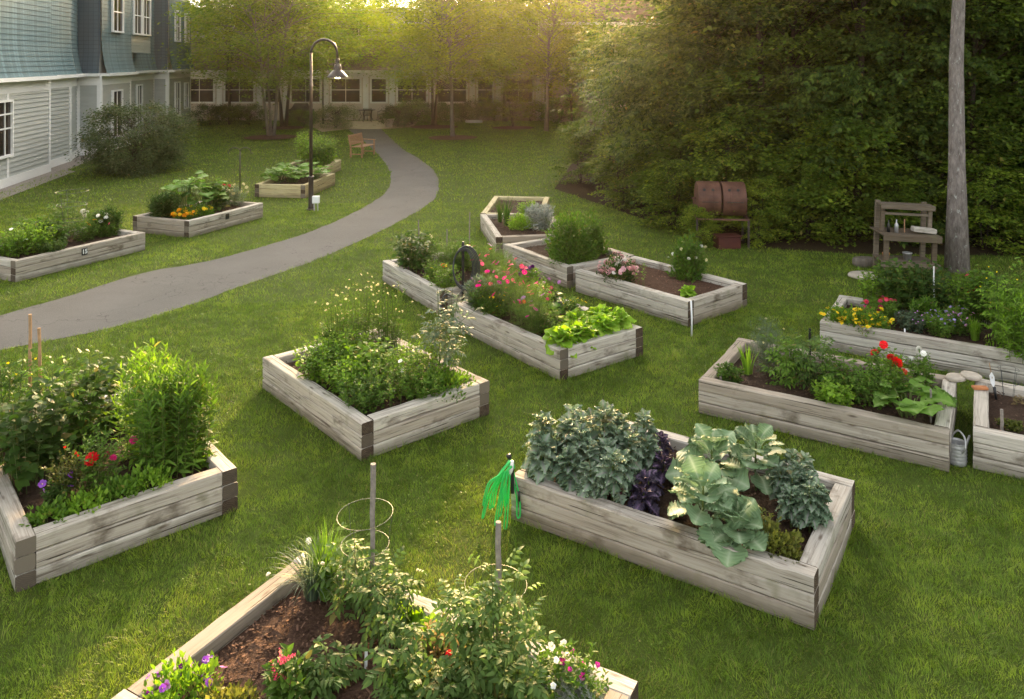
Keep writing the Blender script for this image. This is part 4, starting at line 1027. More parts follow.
P('J', 790, 500, 'kale', .54, .27, 'grey curly kale behind the one at the right end', 'kale plant')
P('J', 778, 556, 'mound', .16, .15, 'low yellow green carrot tops at the right corner of the kale bed', mat='olive')
P('J', 762, 540, 'herb', .20, .12, 'low olive herb between collards and right kale', 'herb', mat='olive')
# ---- bed K
P('K', 312, 598, 'chive', .46, .36, 'clump of chives arching over the back left timber of the nearest bed', 'chives', mat='grey', flowers=[('ball', 'white', 3, .02)])
P('K', 335, 590, 'chive', .58, .32, 'taller chive clump beside the wooden stake in the nearest bed', 'chives', mat='mid')
P('K', 388, 640, 'tomato', .56, .21, 'tomato around the taller stake in the nearest bed', 'tomato plant', seed=77)
P('K', 405, 690, 'tomato', .36, .16, 'small tomato with white buds left of the caged one', 'tomato plant')
P('K', 352, 606, 'tomato', .44, .15, 'leafy tomato between the chives and the taller stake', 'tomato plant')
P('K', 500, 690, 'tomato', .70, .30, 'large tomato growing through the wire cage in the nearest bed', 'tomato plant', seed=81)
P('K', 470, 680, 'tomato', .58, .24, 'bushy tomato just left of the large caged tomato', 'tomato plant', seed=82)
P('K', 500, 736, 'tomato', .46, .18, 'tomato in front of the large caged one at the bottom of the photo', 'tomato plant', seed=84)
P('K', 412, 622, 'lettuce', .20, .18, 'lime green lettuce beside the back timber of the nearest bed', 'lettuce')
P('K', 440, 634, 'lettuce', .18, .16, 'lime green lettuce, right of the other one in the nearest bed', 'lettuce')
P('K', 440, 660, 'mound', .20, .11, 'bronze and orange coral bells between lettuce and tomato', mat='dry')
P('K', 452, 700, 'herb', .22, .10, 'small plant with dark red flowers in the nearest bed', mat='mid', flowers=[('ball', 'hot', 3, .02), ('ball', 'red', 2, .02)])
P('K', 412, 716, 'herb', .24, .13, 'snapdragon with one pale yellow bloom in the nearest bed', 'snapdragon', mat='mid', flowers=[('spike', 'yellow', 1, .022)])
P('K', 288, 708, 'basil', .28, .11, 'snapdragon with pink blooms in the mulch of the nearest bed', 'snapdragon', mat='mid', flowers=[('spike', 'pink', 4, .028)])
P('K', 330, 690, 'tomato', .24, .10, 'young tomato seedling in open mulch right of the pink snapdragon', 'tomato plant')
P('K', 180, 706, 'cover', .20, .17, 'violet and lilac pansies in the left corner of the nearest bed', 'pansy', mat='bright', flowers=[('pansy', 'violet', 14, .022), ('pansy', 'lilac', 12, .025), ('pansy', 'purple', 9, .02)])
P('K', 222, 722, 'mound', .14, .15, 'yellow green mossy mound right of the pansies', mat='olive', flowers=[('bud', 'cream', 5, .014)])
P('K', 556, 706, 'herb', .32, .13, 'white petunia at the right end of the nearest bed', 'petunia', mat='mid', flowers=[('pansy', 'white', 16, .022)])
P('K', 582, 712, 'herb', .28, .11, 'magenta petunia right of the white one', 'petunia', mat='mid', flowers=[('pansy', 'magenta', 7, .02)])
P('K', 596, 724, 'feather', .20, .13, 'silver leaved dusty miller in the right corner of the nearest bed', 'dusty miller', mat='silver')
P('K', 455, 728, 'tomato', .36, .2, 'low leafy tomato at the bottom edge of the photo', 'tomato plant')
# ---- bed G
P('G', 730, 382, 'herb', .18, .13, 'small herb in the left corner of the watering can bed', 'herb', mat='mid')
P('G', 748, 374, 'iris', .38, .13, 'sword leaved clump at the left end of the watering can bed', 'iris', mat='bright')
P('G', 768, 372, 'feather', .55, .14, 'thin seeding herb with pale heads at the back left of the watering can bed', 'herb', mat='grey', flowers=[('ball', 'cream', 5, .015)])
P('G', 785, 384, 'tomato', .52, .22, 'tomato, left of the three in the watering can bed', 'tomato plant', mat='mid')
P('G', 815, 388, 'tomato', .60, .24, 'tomato around the dark post in the watering can bed', 'tomato plant')
P('G', 840, 396, 'tomato', .46, .22, 'tomato, right of the three in the watering can bed', 'tomato plant', mat='mid')
P('G', 832, 410, 'basil', .22, .16, 'bright low plant along the front timber of the watering can bed', mat='bright')
P('G', 872, 404, 'herb', .32, .20, 'leafy green plant left of the zucchini', mat='mid')
P('G', 862, 384, 'pkale', .20, .11, 'small dark purple plant behind the tomatoes of the watering can bed', mat='maroon')
P('G', 888, 396, 'basil', .44, .20, 'geranium with four red flower heads in the watering can bed', 'geranium', mat='mid', flowers=[('ball', 'red', 5, .055), ('ball', 'scarlet', 2, .035)])
P('G', 922, 388, 'herb', .34, .12, 'plant with a cluster of white blossoms beside the red geranium', mat='mid', flowers=[('ball', 'white', 5, .035)])
P('G', 908, 416, 'squash', .30, .26, 'zucchini with broad leaves at the right end of the watering can bed', 'zucchini plant')
P('G', 932, 404, 'squash', .24, .16, 'small broad leaved squash seedling in the corner beside the flat stones', 'zucchini plant')
# ---- bed N
P('N', 842, 326, 'mound', .20, .18, 'yellow daisy mound at the left corner of the long grey bed', 'coreopsis', mat='mid', flowers=[('daisy', 'yellow', 50, .032)])
P('N', 866, 330, 'mound', .22, .19, 'fuller yellow daisy mound, second from the left corner', 'coreopsis', mat='mid', flowers=[('daisy', 'yellow', 64, .033)])
P('N', 884, 322, 'herb', .30, .15, 'petunia with red and pink blossoms next to the yellow daisies', 'petunia', mat='mid', flowers=[('ball', 'pink', 6, .035), ('ball', 'hot', 6, .035), ('ball', 'red', 3, .035)])
P('N', 876, 308, 'basil', .50, .20, 'pale green bushy plant behind the red petunia', mat='bright')
P('N', 900, 305, 'broad', .66, .26, 'dark glossy pepper plant, left of the pair by the tree trunk', 'pepper plant', mat='deep')
P('N', 932, 308, 'broad', .68, .28, 'dark glossy pepper plant, right of the pair by the tree trunk', 'pepper plant', mat='deep')
P('N', 912, 330, 'herb', .22, .16, 'low purple flecked herb along the front of the long grey bed', 'herb', mat='grey', flowers=[('bud', 'lilac', 10, .016)])
P('N', 940, 336, 'herb', .28, .16, 'purple aster in the middle of the long grey bed', 'aster', mat='mid', flowers=[('daisy', 'blue', 18, .02)])
P('N', 958, 334, 'herb', .30, .15, 'fuller lilac aster right of the other one', 'aster', mat='mid', flowers=[('daisy', 'lilac', 16, .022), ('daisy', 'blue', 14, .022)])
P('N', 925, 325, 'lance', .3, .12, 'narrow leaved plant in front of the pepper plants', mat='mid', flowers=[('bud', 'lilac', 8, .016)])
P('N', 975, 340, 'chive', .32, .13, 'grass like chive clump right of the asters', 'chives', mat='bright')
P('N', 975, 325, 'herb', .42, .13, 'plant with orange red flowers between asters and cherry tomato', mat='mid', flowers=[('ball', 'scarlet', 3, .04)])
P('N', 965, 312, 'basil', .60, .20, 'zinnia with one pink bloom in front of the tree trunk', 'zinnia', mat='bright', flowers=[('daisy', 'pink', 1, .03)])
P('N', 1000, 345, 'tomato', .85, .26, 'tall yellow green cherry tomato at the right edge', 'tomato plant', mat='bright', flowers=[('bud', 'yellow', 6, .02)])
P('N', 1020, 340, 'tomato', .95, .30, 'tall tomato with yellowing stems cut by the right edge', 'tomato plant', mat='mid')
P('N', 990, 320, 'broad', .75, .24, 'leafy plant behind the cherry tomato', mat='mid')
P('N', 1030, 362, 'lance', .7, .26, 'arching leafy plant spilling over the long grey timber at the right edge', mat='bright', m=.15)
# ---- bed O
P('O', 1020, 405, 'sprout', .10, .12, 'withered brown seedling on bare soil at the right edge', 'seedling', mat='dry')
P('O', 1012, 428, 'herb', .06, .10, 'tiny weed on the bare soil behind the front timber', 'weed', mat='olive')
# ---- bed F1
P('F1', 412, 270, 'broad', .58, .24, 'dark bushy plant by the path side stake', mat='deep')
P('F1', 432, 280, 'herb', .28, .13, 'small plant with one red and two yellow flowers near the dark bush', mat='mid', flowers=[('ball', 'scarlet', 1, .045), ('pansy', 'yellow', 2, .045)])
P('F1', 425, 262, 'basil', .44, .18, 'green plant with pale flowers behind the dark bush', mat='mid', flowers=[('pansy', 'cream', 3, .04)])
P('F1', 446, 272, 'feather', .40, .20, 'light feathery plant left of the coiled hose', mat='feath')
P('F1', 462, 268, 'basil', .42, .22, 'leafy green plant behind the coiled hose', mat='mid')
P('F1', 485, 272, 'feather', .44, .22, 'feathery cosmos with two pale pink blooms behind the coiled hose', 'cosmos', flowers=[('cosmos', 'pink', 4, .045), ('cosmos', 'lilac', 2, .05)])
# ---- bed F2
P('F1', 440, 290, 'herb', .34, .20, 'leafy green herb in the near corner of the hose bed', 'herb', mat='bright')
P('F1', 500, 282, 'feather', .42, .22, 'feathery cosmos at the right end of the hose bed', 'cosmos', flowers=[('cosmos', 'pink', 5, .04)])
P('F1', 478, 262, 'broad', .30, .2, 'low green plant at the back timber of the hose bed', mat='mid')
P('F2', 468, 316, 'basil', .38, .2, 'leafy plant at the left corner of the cosmos bed', mat='mid')
P('F2', 545, 330, 'herb', .26, .2, 'low green herb between cosmos and lettuces', 'herb', mat='mid')
P('F2', 536, 312, 'herb', .36, .2, 'green leafy plant in the middle of the cosmos bed', mat='bright', flowers=[('ball', 'hot', 5, .03)])
P('F2', 486, 318, 'herb', .26, .18, 'low plant with yellow flowers along the near timber of the cosmos bed', mat='mid', flowers=[('pansy', 'yellow', 12, .026)])
P('F2', 475, 305, 'lance', .36, .15, 'grey green clump at the hose end of the cosmos bed', mat='grey', flowers=[('spike', 'lilac', 3, .024)])
P('F2', 500, 312, 'feather', .60, .22, 'tall feathery cosmos with magenta blooms, nearest the hose', 'cosmos', flowers=[('cosmos', 'magenta', 10, .04), ('cosmos', 'pink', 7, .04)])
P('F2', 522, 322, 'feather', .56, .24, 'feathery cosmos with hot pink blooms in the middle of the cosmos bed', 'cosmos', flowers=[('cosmos', 'hot', 13, .04), ('cosmos', 'red', 5, .038)])
P('F2', 505, 298, 'feather', .52, .20, 'feathery cosmos at the back end of the cosmos bed', 'cosmos', flowers=[('cosmos', 'pink', 8, .04), ('cosmos', 'magenta', 6, .04)])
P('F2', 530, 334, 'feather', .44, .20, 'low feathery cosmos with a violet bloom by the near timber', 'cosmos', flowers=[('cosmos', 'lilac', 4, .045), ('cosmos', 'magenta', 5, .04)])
P('F2', 530, 300, 'basil', .42, .16, 'deep purple petunia at the back timber of the cosmos bed', 'petunia', mat='mid', flowers=[('ball', 'purple', 14, .035), ('ball', 'violet', 6, .03)])
P('F2', 540, 306, 'lettuce', .30, .17, 'yellow green lettuce behind the cosmos', 'lettuce', mat='lime')
P('F2', 552, 314, 'squash', .30, .22, 'squash with lobed pale leaves behind the lettuces', 'squash plant')
P('F2', 572, 318, 'herb', .28, .12, 'small plant with yellow flowers beside the back timber of the cosmos bed', mat='mid', flowers=[('pansy', 'yellow', 6, .026)])
P('F2', 562, 302, 'herb', .3, .13, 'pale lilac flowered plant against the back timber', mat='mid', flowers=[('ball', 'lilac', 5, .03)])
for (px, py, lb) in ((560, 350, 'bright lime lettuce at the near corner of the cosmos bed'), (584, 344, 'bright lime lettuce second from the near corner'), (576, 332, 'bright lime lettuce behind the near corner pair'),
                     (606, 336, 'bright lime lettuce in the middle of the short timber'), (600, 326, 'bright lime lettuce behind the middle one'), (624, 328, 'bright lime lettuce at the right corner of the cosmos bed')):
    P('F2', px, py, 'lettuce', .42, .29, lb, 'lettuce', m=.22)
# ---- bed H
P('H', 601, 285, 'mound', .40, .23, 'dark mound covered with blush white blossoms in the left corner of the mulched bed', 'daisy', mat='deep', flowers=[('ball', 'blush', 56, .042), ('ball', 'white', 16, .038)])
P('H', 634, 290, 'sprout', .46, .12, 'pale green thin seedling alone in the mulch', 'seedling')
P('H', 688, 278, 'shrub', .72, .27, 'rose bush with small white blooms at the back of the mulched bed', 'rose bush', mat='mid', flowers=[('ball', 'white', 9, .035), ('ball', 'cream', 6, .03)])
P('H', 688, 296, 'lettuce', .26, .16, 'yellow green leafy plant in front of the rose bush', mat='lime')
# ---- bed I
P('I', 570, 262, 'shrub', .92, .40, 'large dense green shrub filling the bed before the woods', 'shrub', mat='mid')
P('I', 590, 254, 'shrub', .80, .30, 'green shrub at the right end, behind the larger one', 'shrub', mat='mid')
P('I', 556, 252, 'tomato', .62, .24, 'loose leafy plant at the left of the large dense shrub', mat='grey')
# ---- bed M
P('M1', 506, 226, 'iris', .66, .34, 'dark iris blades in the far double bed', 'iris', mat='deep', seed=9)
P('M1', 500, 222, 'iris', .56, .28, 'shorter iris blades at the left timber of the far double bed', 'iris', mat='deep', seed=10)
P('M1', 522, 228, 'mound', .26, .22, 'bright green mound right of the iris', mat='bright')
P('M1', 540, 228, 'lance', .44, .24, 'grey lavender mound in the far double bed', 'lavender', mat='silver')
P('M1', 528, 218, 'basil', .34, .2, 'pale green plant against the new pale timbers', mat='bright')
# ---- bed L1
for (px, py, kind, h, r, mt, fl, lb) in (
  (12, 256, 'basil', .46, .30, 'bright', [('pansy', 'white', 3, .04)], 'bright bushy bean plant at the left edge beyond the path'),
  (34, 252, 'basil', .50, .32, 'bright', [], 'bright bushy bean plant, second from the left edge beyond the path'),
  (50, 246, 'broad', .52, .32, 'mid', [], 'broad leaved plant in the middle of the bed marked 15'),
  (28, 244, 'broad', .50, .30, 'mid', [], 'green plant at the back of the bed marked 15'),
  (66, 238, 'tomato', .80, .26, 'tomato', [], 'tomato under the wire rings beyond the path'),
  (84, 240, 'herb', .40, .24, 'mid', [('daisy', 'gold', 2, .07)], 'plant with one gold daisy above the number plate'),
  (94, 236, 'herb', .56, .20, 'mid', [('ball', 'white', 8, .05)], 'white flowered plant near the right end of the bed marked 15'),
  (106, 236, 'herb', .30, .22, 'mid', [('pansy', 'pink', 2, .03)], 'low green plant right of the white flowered one'),
  (120, 231, 'lance', .48, .24, 'deep', [], 'dark narrow leaved clump at the right end of the bed marked 15'),
  (56, 254, 'herb', .24, .22, 'deep', [], 'low dark herb in front of the broad leaved plant')):
    P('L1', px, py, kind, h, r, lb, mat=mt, flowers=fl)
for (px, py, kind, h, r, mt, fl, lb) in (
  (165, 217, 'lance', .50, .30, 'deep', [], 'dark narrow leaved plant at the left of the marigold bed'),
  (150, 214, 'herb', .36, .24, 'deep', [], 'low dark plant at the left corner of the marigold bed'),
  (186, 212, 'squash', 1.0, .46, 'squash', [], 'tall squash with big pale green leaves in the marigold bed'),
  (205, 212, 'squash', .85, .40, 'squash', [], 'lower squash right of the tall one in the marigold bed'),
  (184, 219, 'cover', .22, .18, 'mid', [('ball', 'gold', 18, .045), ('ball', 'yellow', 8, .045)], 'gold and orange marigolds at the near corner beyond the path'),
  (200, 216, 'cover', .26, .20, 'mid', [('ball', 'yellow', 9, .05)], 'yellow marigolds right of the orange ones'),
  (216, 210, 'broad', .60, .26, 'deep', [], 'dark leafy plant behind the yellow marigolds'),
  (234, 205, 'herb', .50, .28, 'grey', [('ball', 'cream', 16, .04)], 'cream flowered plant at the right end of the marigold bed'),
  (216, 206, 'tomato', .70, .24, 'mid', [('ball', 'pink', 3, .05)], 'leafy plant with pink flowers behind the squash')):
    P('L2', px, py, kind, h, r, lb, mat=mt, flowers=fl)
for (px, py, r, lb) in ((272, 182, .42, 'bright squash at the left corner behind the lamp post'), (292, 182, .46, 'bright squash directly behind the lamp post'), (314, 179, .42, 'bright squash at the right side behind the lamp post'), (300, 174, .46, 'bright squash at the back of the bed behind the lamp post')):
    P('L3', px, py, 'squash', .48, r, lb, 'squash plant', m=.35)
for (px, py, h, r, mt, lb) in ((322, 165, 1.0, .55, 'bright', 'leafy yellow green shrub in the farthest bed beyond the path'), (335, 166, .85, .45, 'mid', 'green shrub at the right corner of the farthest bed beyond the path'), (314, 160, 1.15, .5, 'bright', 'tallest light green shrub in the farthest bed beyond the path')):
    P('L4', px, py, 'broad', h, r, lb, 'shrub', mat=mt, m=.35)

# ------------------------------------------------------------ stakes, cages, hoses and tools
def stake(loc, h, r, mat, label, lean=(0, 0), name='stake', flat=False):
    rs = random.Random(label); mb = MB(); n = 6
    pts = [(lean[0] * h * i / n + rs.uniform(-.003, .003), lean[1] * h * i / n + rs.uniform(-.003, .003), h * i / n - .03) for i in range(n + 1)]
    mb.tube(pts, [r * rs.uniform(.88, 1.06) for _ in pts], 7)
    o = mb.build(name, M[mat], loc=loc, smooth=False); return tag(o, label, 'stake')
stake(in_bed('A', at(28, 425, SOIL)), 1.16, .016, 'tan', 'taller of two tan wooden stakes at the back of the left bed')
stake(in_bed('A', at(42, 428, SOIL)), 1.02, .015, 'tan', 'shorter leaning tan wooden stake at the back of the left bed', (-.03, 0))
stake(in_bed('K', at(378, 600, SOIL), .165), .98, .018, 'grey', 'taller grey wooden stake inside the rings in the nearest bed', (.012, 0))
stake(in_bed('K', at(501, 655, SOIL), .165), .86, .018, 'grey', 'shorter grey wooden stake in the tomato cage at the bottom', (0, 0))
stake(in_bed('F1', at(417, 262, SOIL)), .80, .012, 'grey', 'thin grey stake, leftmost in the hose bed')
stake(in_bed('F1', at(447, 262, SOIL)), .62, .012, 'grey', 'thin grey stake, middle one in the hose bed')
stake(in_bed('F1', at(478, 266, SOIL)), 1.0, .012, 'grey', 'tallest thin grey stake in the hose bed')
stake(in_bed('G', at(810, 385, SOIL)), .66, .014, 'blackpl', 'dark slim post among the tomatoes of the watering can bed')
stake(in_bed('G', at(932, 420, SOIL), .18), .34, .010, 'grey', 'short grey marker stake before the zucchini')
stake(in_bed('G', at(717, 388, SOIL), .18), .14, .012, 'grey', 'very short wooden peg at the left end of the watering can bed')
stake(in_bed('I', at(577, 262, SOIL)), .58, .012, 'lime' if 'lime' in M else 'tan', 'yellow cane leaning in the dense shrub', (.06, 0))
stake(in_bed('O', at(1001, 433, SOIL)), .26, .016, 'grey', 'flat grey marker stake in bare soil at the right edge')
stake(in_bed('N', at(934, 320, SOIL)), .78, .009, 'white', 'thin white cane among the dark pepper plants')
def cage(loc, rings, label, legs=3, mat='wire', wr=.0021):
    r0 = empty('plant_cage', loc, 0.3, label, 'plant cage')
    for (z, r, tx) in rings:
        mb = MB(); n = 28; mb.tube([(r * math.cos(2 * PI * i / n), r * math.sin(2 * PI * i / n) , z + tx * math.cos(2 * PI * i / n) * r) for i in range(n + 1)], wr, 5, caps=False); mb.build('ring', M[mat], r0, smooth=True)
    zt, rt, _ = rings[0]
    for k in range(legs):
        a = 2 * PI * k / legs; mb = MB(); mb.tube([(rt * math.cos(a), rt * math.sin(a), zt), (rt * .55 * math.cos(a), rt * .55 * math.sin(a), -.05)], wr, 5); mb.build('leg', M[mat], r0)
    return r0
cage(in_bed('K', at(371, 598, SOIL), .165), ((.60, .185, .05), (.40, .16, 0), (.2, .13, 0)), 'pale wire plant cage around the taller grey stake')
cage(in_bed('K', at(500, 652, SOIL), .165), ((.45, .19, -.04), (.27, .165, 0), (.12, .14, 0)), 'pale wire plant cage around the shorter grey stake')
cage(in_bed('L1', at(72, 240, SOIL)), ((.98, .30, .03), (.72, .28, 0), (.4, .22, 0)), 'wire plant cage over the tomato in the bed marked 15', wr=.005)
cg = cage(in_bed('O', at(1008, 390, SOIL)), ((.30, .10, 0), (.16, .10, 0)), 'small green wire cage on bare soil at the right edge', 4, 'hosedark')

def coil(name, loops, r, mat, label, cat, parentmat=None):
    mb = MB()
    for pts in loops: mb.tube([tuple(p) for p in catmull(pts, 5)], r, 7)
    return tag(mb.build(name, M[mat], smooth=True), label, cat)
# green hose bundled on the left corner of bed J
cx, u_, v_, L_, W_ = bed_axes('J'); cor = cx + u_ * L_
hx, hy = cor.x - .02, cor.y - .03
root = empty('garden_hose', (hx, hy, 0), 0, 'bright green hose bundled over a hook at the corner of the kale bed', 'garden hose')
mb = MB(); rs = random.Random(5)
for i in range(9):
    a = rs.uniform(-.15, .10); d = rs.uniform(-.05, .03); zb = rs.uniform(.02, .22)
    pts = [(.04 + rs.uniform(-.01, .01), -.02, .47), (.015, -.045 + d, .50 + rs.uniform(0, .05)), (-.02 + a * .4, -.055 + d, .44), (-.03 + a, -.06 + d, zb + .16), (-.045 + a * 1.2, -.065 + d, zb), (-.025 + a * 1.25, -.07 + d, zb - .01 + rs.uniform(0, .02)), (-.01 + a * 1.05, -.06 + d, zb + .15), (.01 + a * .3, -.05, .46)]
    mb.tube([tuple(p) for p in catmull(pts, 5)], .0066, 7)
mb.build('coils', M['hose'], root, smooth=True)
mb = MB(); mb.tube([(.03, -.06, .55), (.02, -.05, .47), (.012, -.045, .42)], [.014, .018, .012], 8); mb.build('nozzle', M['white'], root, smooth=True)
mb = MB(); mb.tube([(-.005, -.05, .60), (.002, -.05, .585), (.012, -.05, .56)], [.022, .024, .012], 8); mb.build('nozzle_head', M['blackpl'], root, smooth=True)
mb = MB(); mb.tube([(.085, -.075, .30), (.087, -.075, .22)], .011, 7); mb.build('coupling', M['blackpl'], root, smooth=True)
mb = MB(); mb.box((.03, -.035, .37), (.03, .05, .20), bev=.004); mb.build('hook', M['blackpl'], root)
# dark hose coiled on a post at the joint of the two chained beds
hp = at(463, 292, SOIL); root = empty('hose_post', (hp[0], hp[1], 0), 0.1, 'dark coiled hose hanging on a short post between the two chained beds', 'hose post')
mb = MB(); mb.tube([(0, 0, .0), (0, 0, 1.06), (0, 0, 1.10)], [.022, .022, .012], 8); mb.box((0, -.02, .97), (.05, .12, .03)); mb.build('post', M['blackpl'], root)
mb = MB()
for i in range(6):
    rx = .15 + .012 * i; rz_ = .28 + .014 * i; oy = -.04 - .014 * (i % 3); ph = i * .3
    mb.tube([(rx * math.sin(t * 2 * PI / 24) + .01 * i, oy + .02 * math.sin(t + ph), .70 + rz_ * math.cos(t * 2 * PI / 24)) for t in range(25)], .010, 6, caps=False)
mb.tube([tuple(p) for p in catmull([(.05, -.06, .42), (-.12, -.22, .30), (-.28, -.40, .40), (-.34, -.48, .30), (-.36, -.52, .10), (-.30, -.56, .02)], 6)], .010, 6)
mb.build('hose', M['hosedark'], root, smooth=True)
# galvanised watering can
wc = at(957, 463, 0); root = empty('watering_can', (wc[0], wc[1], 0), .3, 'small ribbed galvanised watering can standing in the gap beside bare soil', 'watering can')
mb = MB(); prof = [(.001, .01), (.078, .01), (.084, 0), (.085, .012)]
for k in range(5): prof += [(.083, .02 + k * .034), (.089, .035 + k * .034), (.083, .05 + k * .034)]
prof += [(.080, .205), (.084, .212), (.079, .212), (.076, .19), (.076, .03), (.001, .03)]; mb.lathe(prof, n=28); mb.build('body', M['galv'], root, smooth=True)
mb = MB(); mb.tube([tuple(p) for p in catmull([(-.02, -.080, .14), (-.03, -.125, .20), (.0, -.09, .285), (.02, .0, .315), (.02, .06, .26), (.02, .078, .21)], 5)], .009, 7); mb.build('handle', M['galv'], root, smooth=True)
mb = MB(); mb.tube([(.06, .0, .05), (.14, .02, .16), (.19, .03, .23)], [.020, .013, .011], 8); mb.build('spout', M['galv'], root, smooth=True)
# flat stones and tile on the timbers
def slab(loc, rx, ry, th, rz, label, mat='stone', name='flat_stone', cat='stone', seed=1):
    rs = random.Random(seed); n = 22; V = []; F = []; R = [1 + .07 * math.sin(2 * i * 2 * PI / n + seed) + rs.uniform(-.035, .035) for i in range(n)]
    lv = ((.86, 0), (1, .25), (1.0, .7), (.93, .97), (.55, 1.02), (0.0, 1.0))
    for f, z in lv:
        for i in range(n): a = 2 * PI * i / n; V.append((rx * R[i] * f * math.cos(a), ry * R[i] * f * math.sin(a), th * z + rs.uniform(-.001, .001)))
    for k in range(len(lv) - 1):
        for i in range(n): F.append((k * n + i, k * n + (i + 1) % n, (k + 1) * n + (i + 1) % n, (k + 1) * n + i))
    F.append(tuple(range(n))[::-1])
    o = mesh_obj(name, V, F, M[mat], None, None, loc, True); o.rotation_euler = (0, 0, rz); return tag(o, label, cat)
q = at(956, 377, TH + .03); slab((q[0], q[1], TH + .002), .115, .095, .045, .2, 'left of two pale flat stones bridging the timbers above the watering can')
q = at(971, 378, TH + .03); slab((q[0], q[1], TH + .03), .11, .10, .045, -.2, 'right of two pale flat stones, overlapping the left one', seed=4)
q = at(980, 389, TH); mb = MB(); mb.box((0, 0, .014), (.15, .07, .028), bev=.004); o = mb.build('tile', M['terracotta'], loc=(q[0], q[1], TH)); o.rotation_euler = (0, 0, -.1); tag(o, 'orange terracotta tile lying on the timber below the flat stones', 'tile')
q = in_bed('O', at(988, 396, SOIL), .2); root = empty('hand_trowel', q, 0, 'hand trowel with white blade and black handle stuck in bare soil', 'trowel')
mb = MB(); mb.tube([(0, 0, -.02), (-.015, .01, .11)], [.012, .017], 8); mb.build('handle', M['blackpl'], root, smooth=True)
mb = MB(); mb.add([(-.02, .01, .10), (-.05, .01, .15), (-.065, .012, .23), (-.04, .012, .27), (-.01, .012, .22), (-.005, .01, .14), (-.035, .022, .18)], [(0, 6, 1), (1, 6, 2), (2, 6, 3), (3, 6, 4), (4, 6, 5), (5, 6, 0)]); o = mb.build('blade', M['white'], root); sm = o.modifiers.new('thick', 'SOLIDIFY'); sm.thickness = .003
mb = MB(); mb.tube([(-.03, .02, .2), (-.055, .03, .36)], .005, 6); mb.build('tang', M['tan'], root)
# white pipe at the corner of the mulched bed
q = at(691.5, 336, 0); mb = MB(); mb.tube([(0, 0, 0), (.004, .01, .25), (-.004, .025, .50)], .013, 8); tag(mb.build('plastic_pipe', M['white'], loc=(q[0], q[1] - .015, 0), smooth=True), 'white plastic pipe leaning on the near corner of the mulched bed', 'pipe')
for i, (b, px, py, lb) in enumerate((('N', 904, 338, 'white plant tag stuck behind the front timber of the long grey bed'), ('K', 366, 668, 'white plant tag in the mulch beside the young tomatoes'), ('J', 530, 480, 'white plant tag at the hose corner of the kale bed'), ('G', 826, 415, 'white plant tag lying by the front timber of the watering can bed'))):
    q = in_bed(b, at(px, py, SOIL), .19); mb = MB(); mb.box((0, 0, .045), (.018, .002, .10), rx=-.2); o = mb.build('plant_tag', M['white'], loc=q); o.rotation_euler = (0, 0, .4 * i - .4); tag(o, lb, 'plant tag')
# number plates screwed to the beds beyond the path
def plate(bed, s, txt, size=(.12, .13), z=.27):
    c, u, v, L, W = bed_axes(bed); par = [o for o in COL.objects if o.name.startswith('raised_bed') and (Vector((o.location.x, o.location.y, 0)) - c).length < .01][0]
    sg = BEDS[bed][5]; mb = MB(); mb.box((s, -.010, z), (size[0], .008, size[1]), bev=.002); o = mb.build('number_plate', M['blackpl'], par)
    if txt:
        cu = bpy.data.curves.new('numerals', 'FONT'); cu.body = txt; cu.size = .115; cu.align_x = 'CENTER'; cu.align_y = 'CENTER'; cu.extrude = .0012; cu.offset = .004
        t = bpy.data.objects.new('numerals', cu); COL.objects.link(t); tm_ = bpy.data.meshes.new_from_object(t); bpy.data.objects.remove(t); t = bpy.data.objects.new('numerals', tm_); COL.objects.link(t); tm_.materials.clear(); tm_.materials.append(M['white']); t.parent = o; t.location = (s, -.0165, z); t.rotation_euler = (PI / 2, 0, 0)
plate('L1', 1.32, '15'); plate('L2', 1.20, '')

# ------------------------------------------------------------ lamp posts, bench, patio things
bulb_m, nt = new_mat('lit_lamp'); g = N(nt); e = g.n('ShaderNodeEmission'); e.inputs[0].default_value = (1, .86, .55, 1); e.inputs[1].default_value = 14; g.out(e.outputs[0])
def lamp(loc, rz, label, lit=True):
    r = empty('street_lamp', loc, rz, label, 'street lamp', 'dark lamp posts by the path')
    mb = MB(); mb.tube([(0, 0, 0), (0, 0, .02), (0, 0, .05)], [.12, .12, .085], 12); mb.tube([(0, 0, .05), (0, 0, .10), (0, 0, .84), (0, 0, .88), (0, 0, .90)], [.085, .068, .066, .082, .05], 12); mb.build('base', M['blackmetal'], r, smooth=True)
    pts = [(0, 0, .88), (0, 0, 3.22), (0, 0, 3.24), (0, 0, 3.30), (0, 0, 3.32), (0, 0, 4.14)]; mb = MB(); mb.tube(pts, [.047, .045, .058, .058, .038, .034], 10)
    mb.tube([(.34 - .34 * math.cos(a), 0, 4.13 + .36 * math.sin(a)) for a in [PI * i / 14 for i in range(14)]] + [(.68, 0, 4.13), (.69, 0, 3.97)], .033, 10); mb.build('post', M['blackmetal'], r, smooth=True)
    mb = MB(); mb.lathe([(.001, 4.0), (.055, 3.98), (.05, 3.90), (.035, 3.86), (.085, 3.82), (.11, 3.74), (.10, 3.68), (.11, 3.675), (.16, 3.64), (.285, 3.50), (.287, 3.49), (.276, 3.49), (.15, 3.625), (.02, 3.66)], (.69, 0, 0), 24); mb.build('lamp_shade', M['blackmetal'], r, smooth=True)
    mb = MB(); mb.lathe([(.001, 3.66), (.06, 3.62), (.085, 3.54), (.06, 3.475), (.001, 3.46)], (.69, 0, 0), 16); mb.build('bulb', bulb_m, r, smooth=True)
    return r
lamp(gnd(311, 210), 0.05, 'near dark lamp post with arched top and lit shade beside the path')
lamp(gnd(323, 124.5), .3, 'far dark lamp post by the patio, half hidden under the tree')
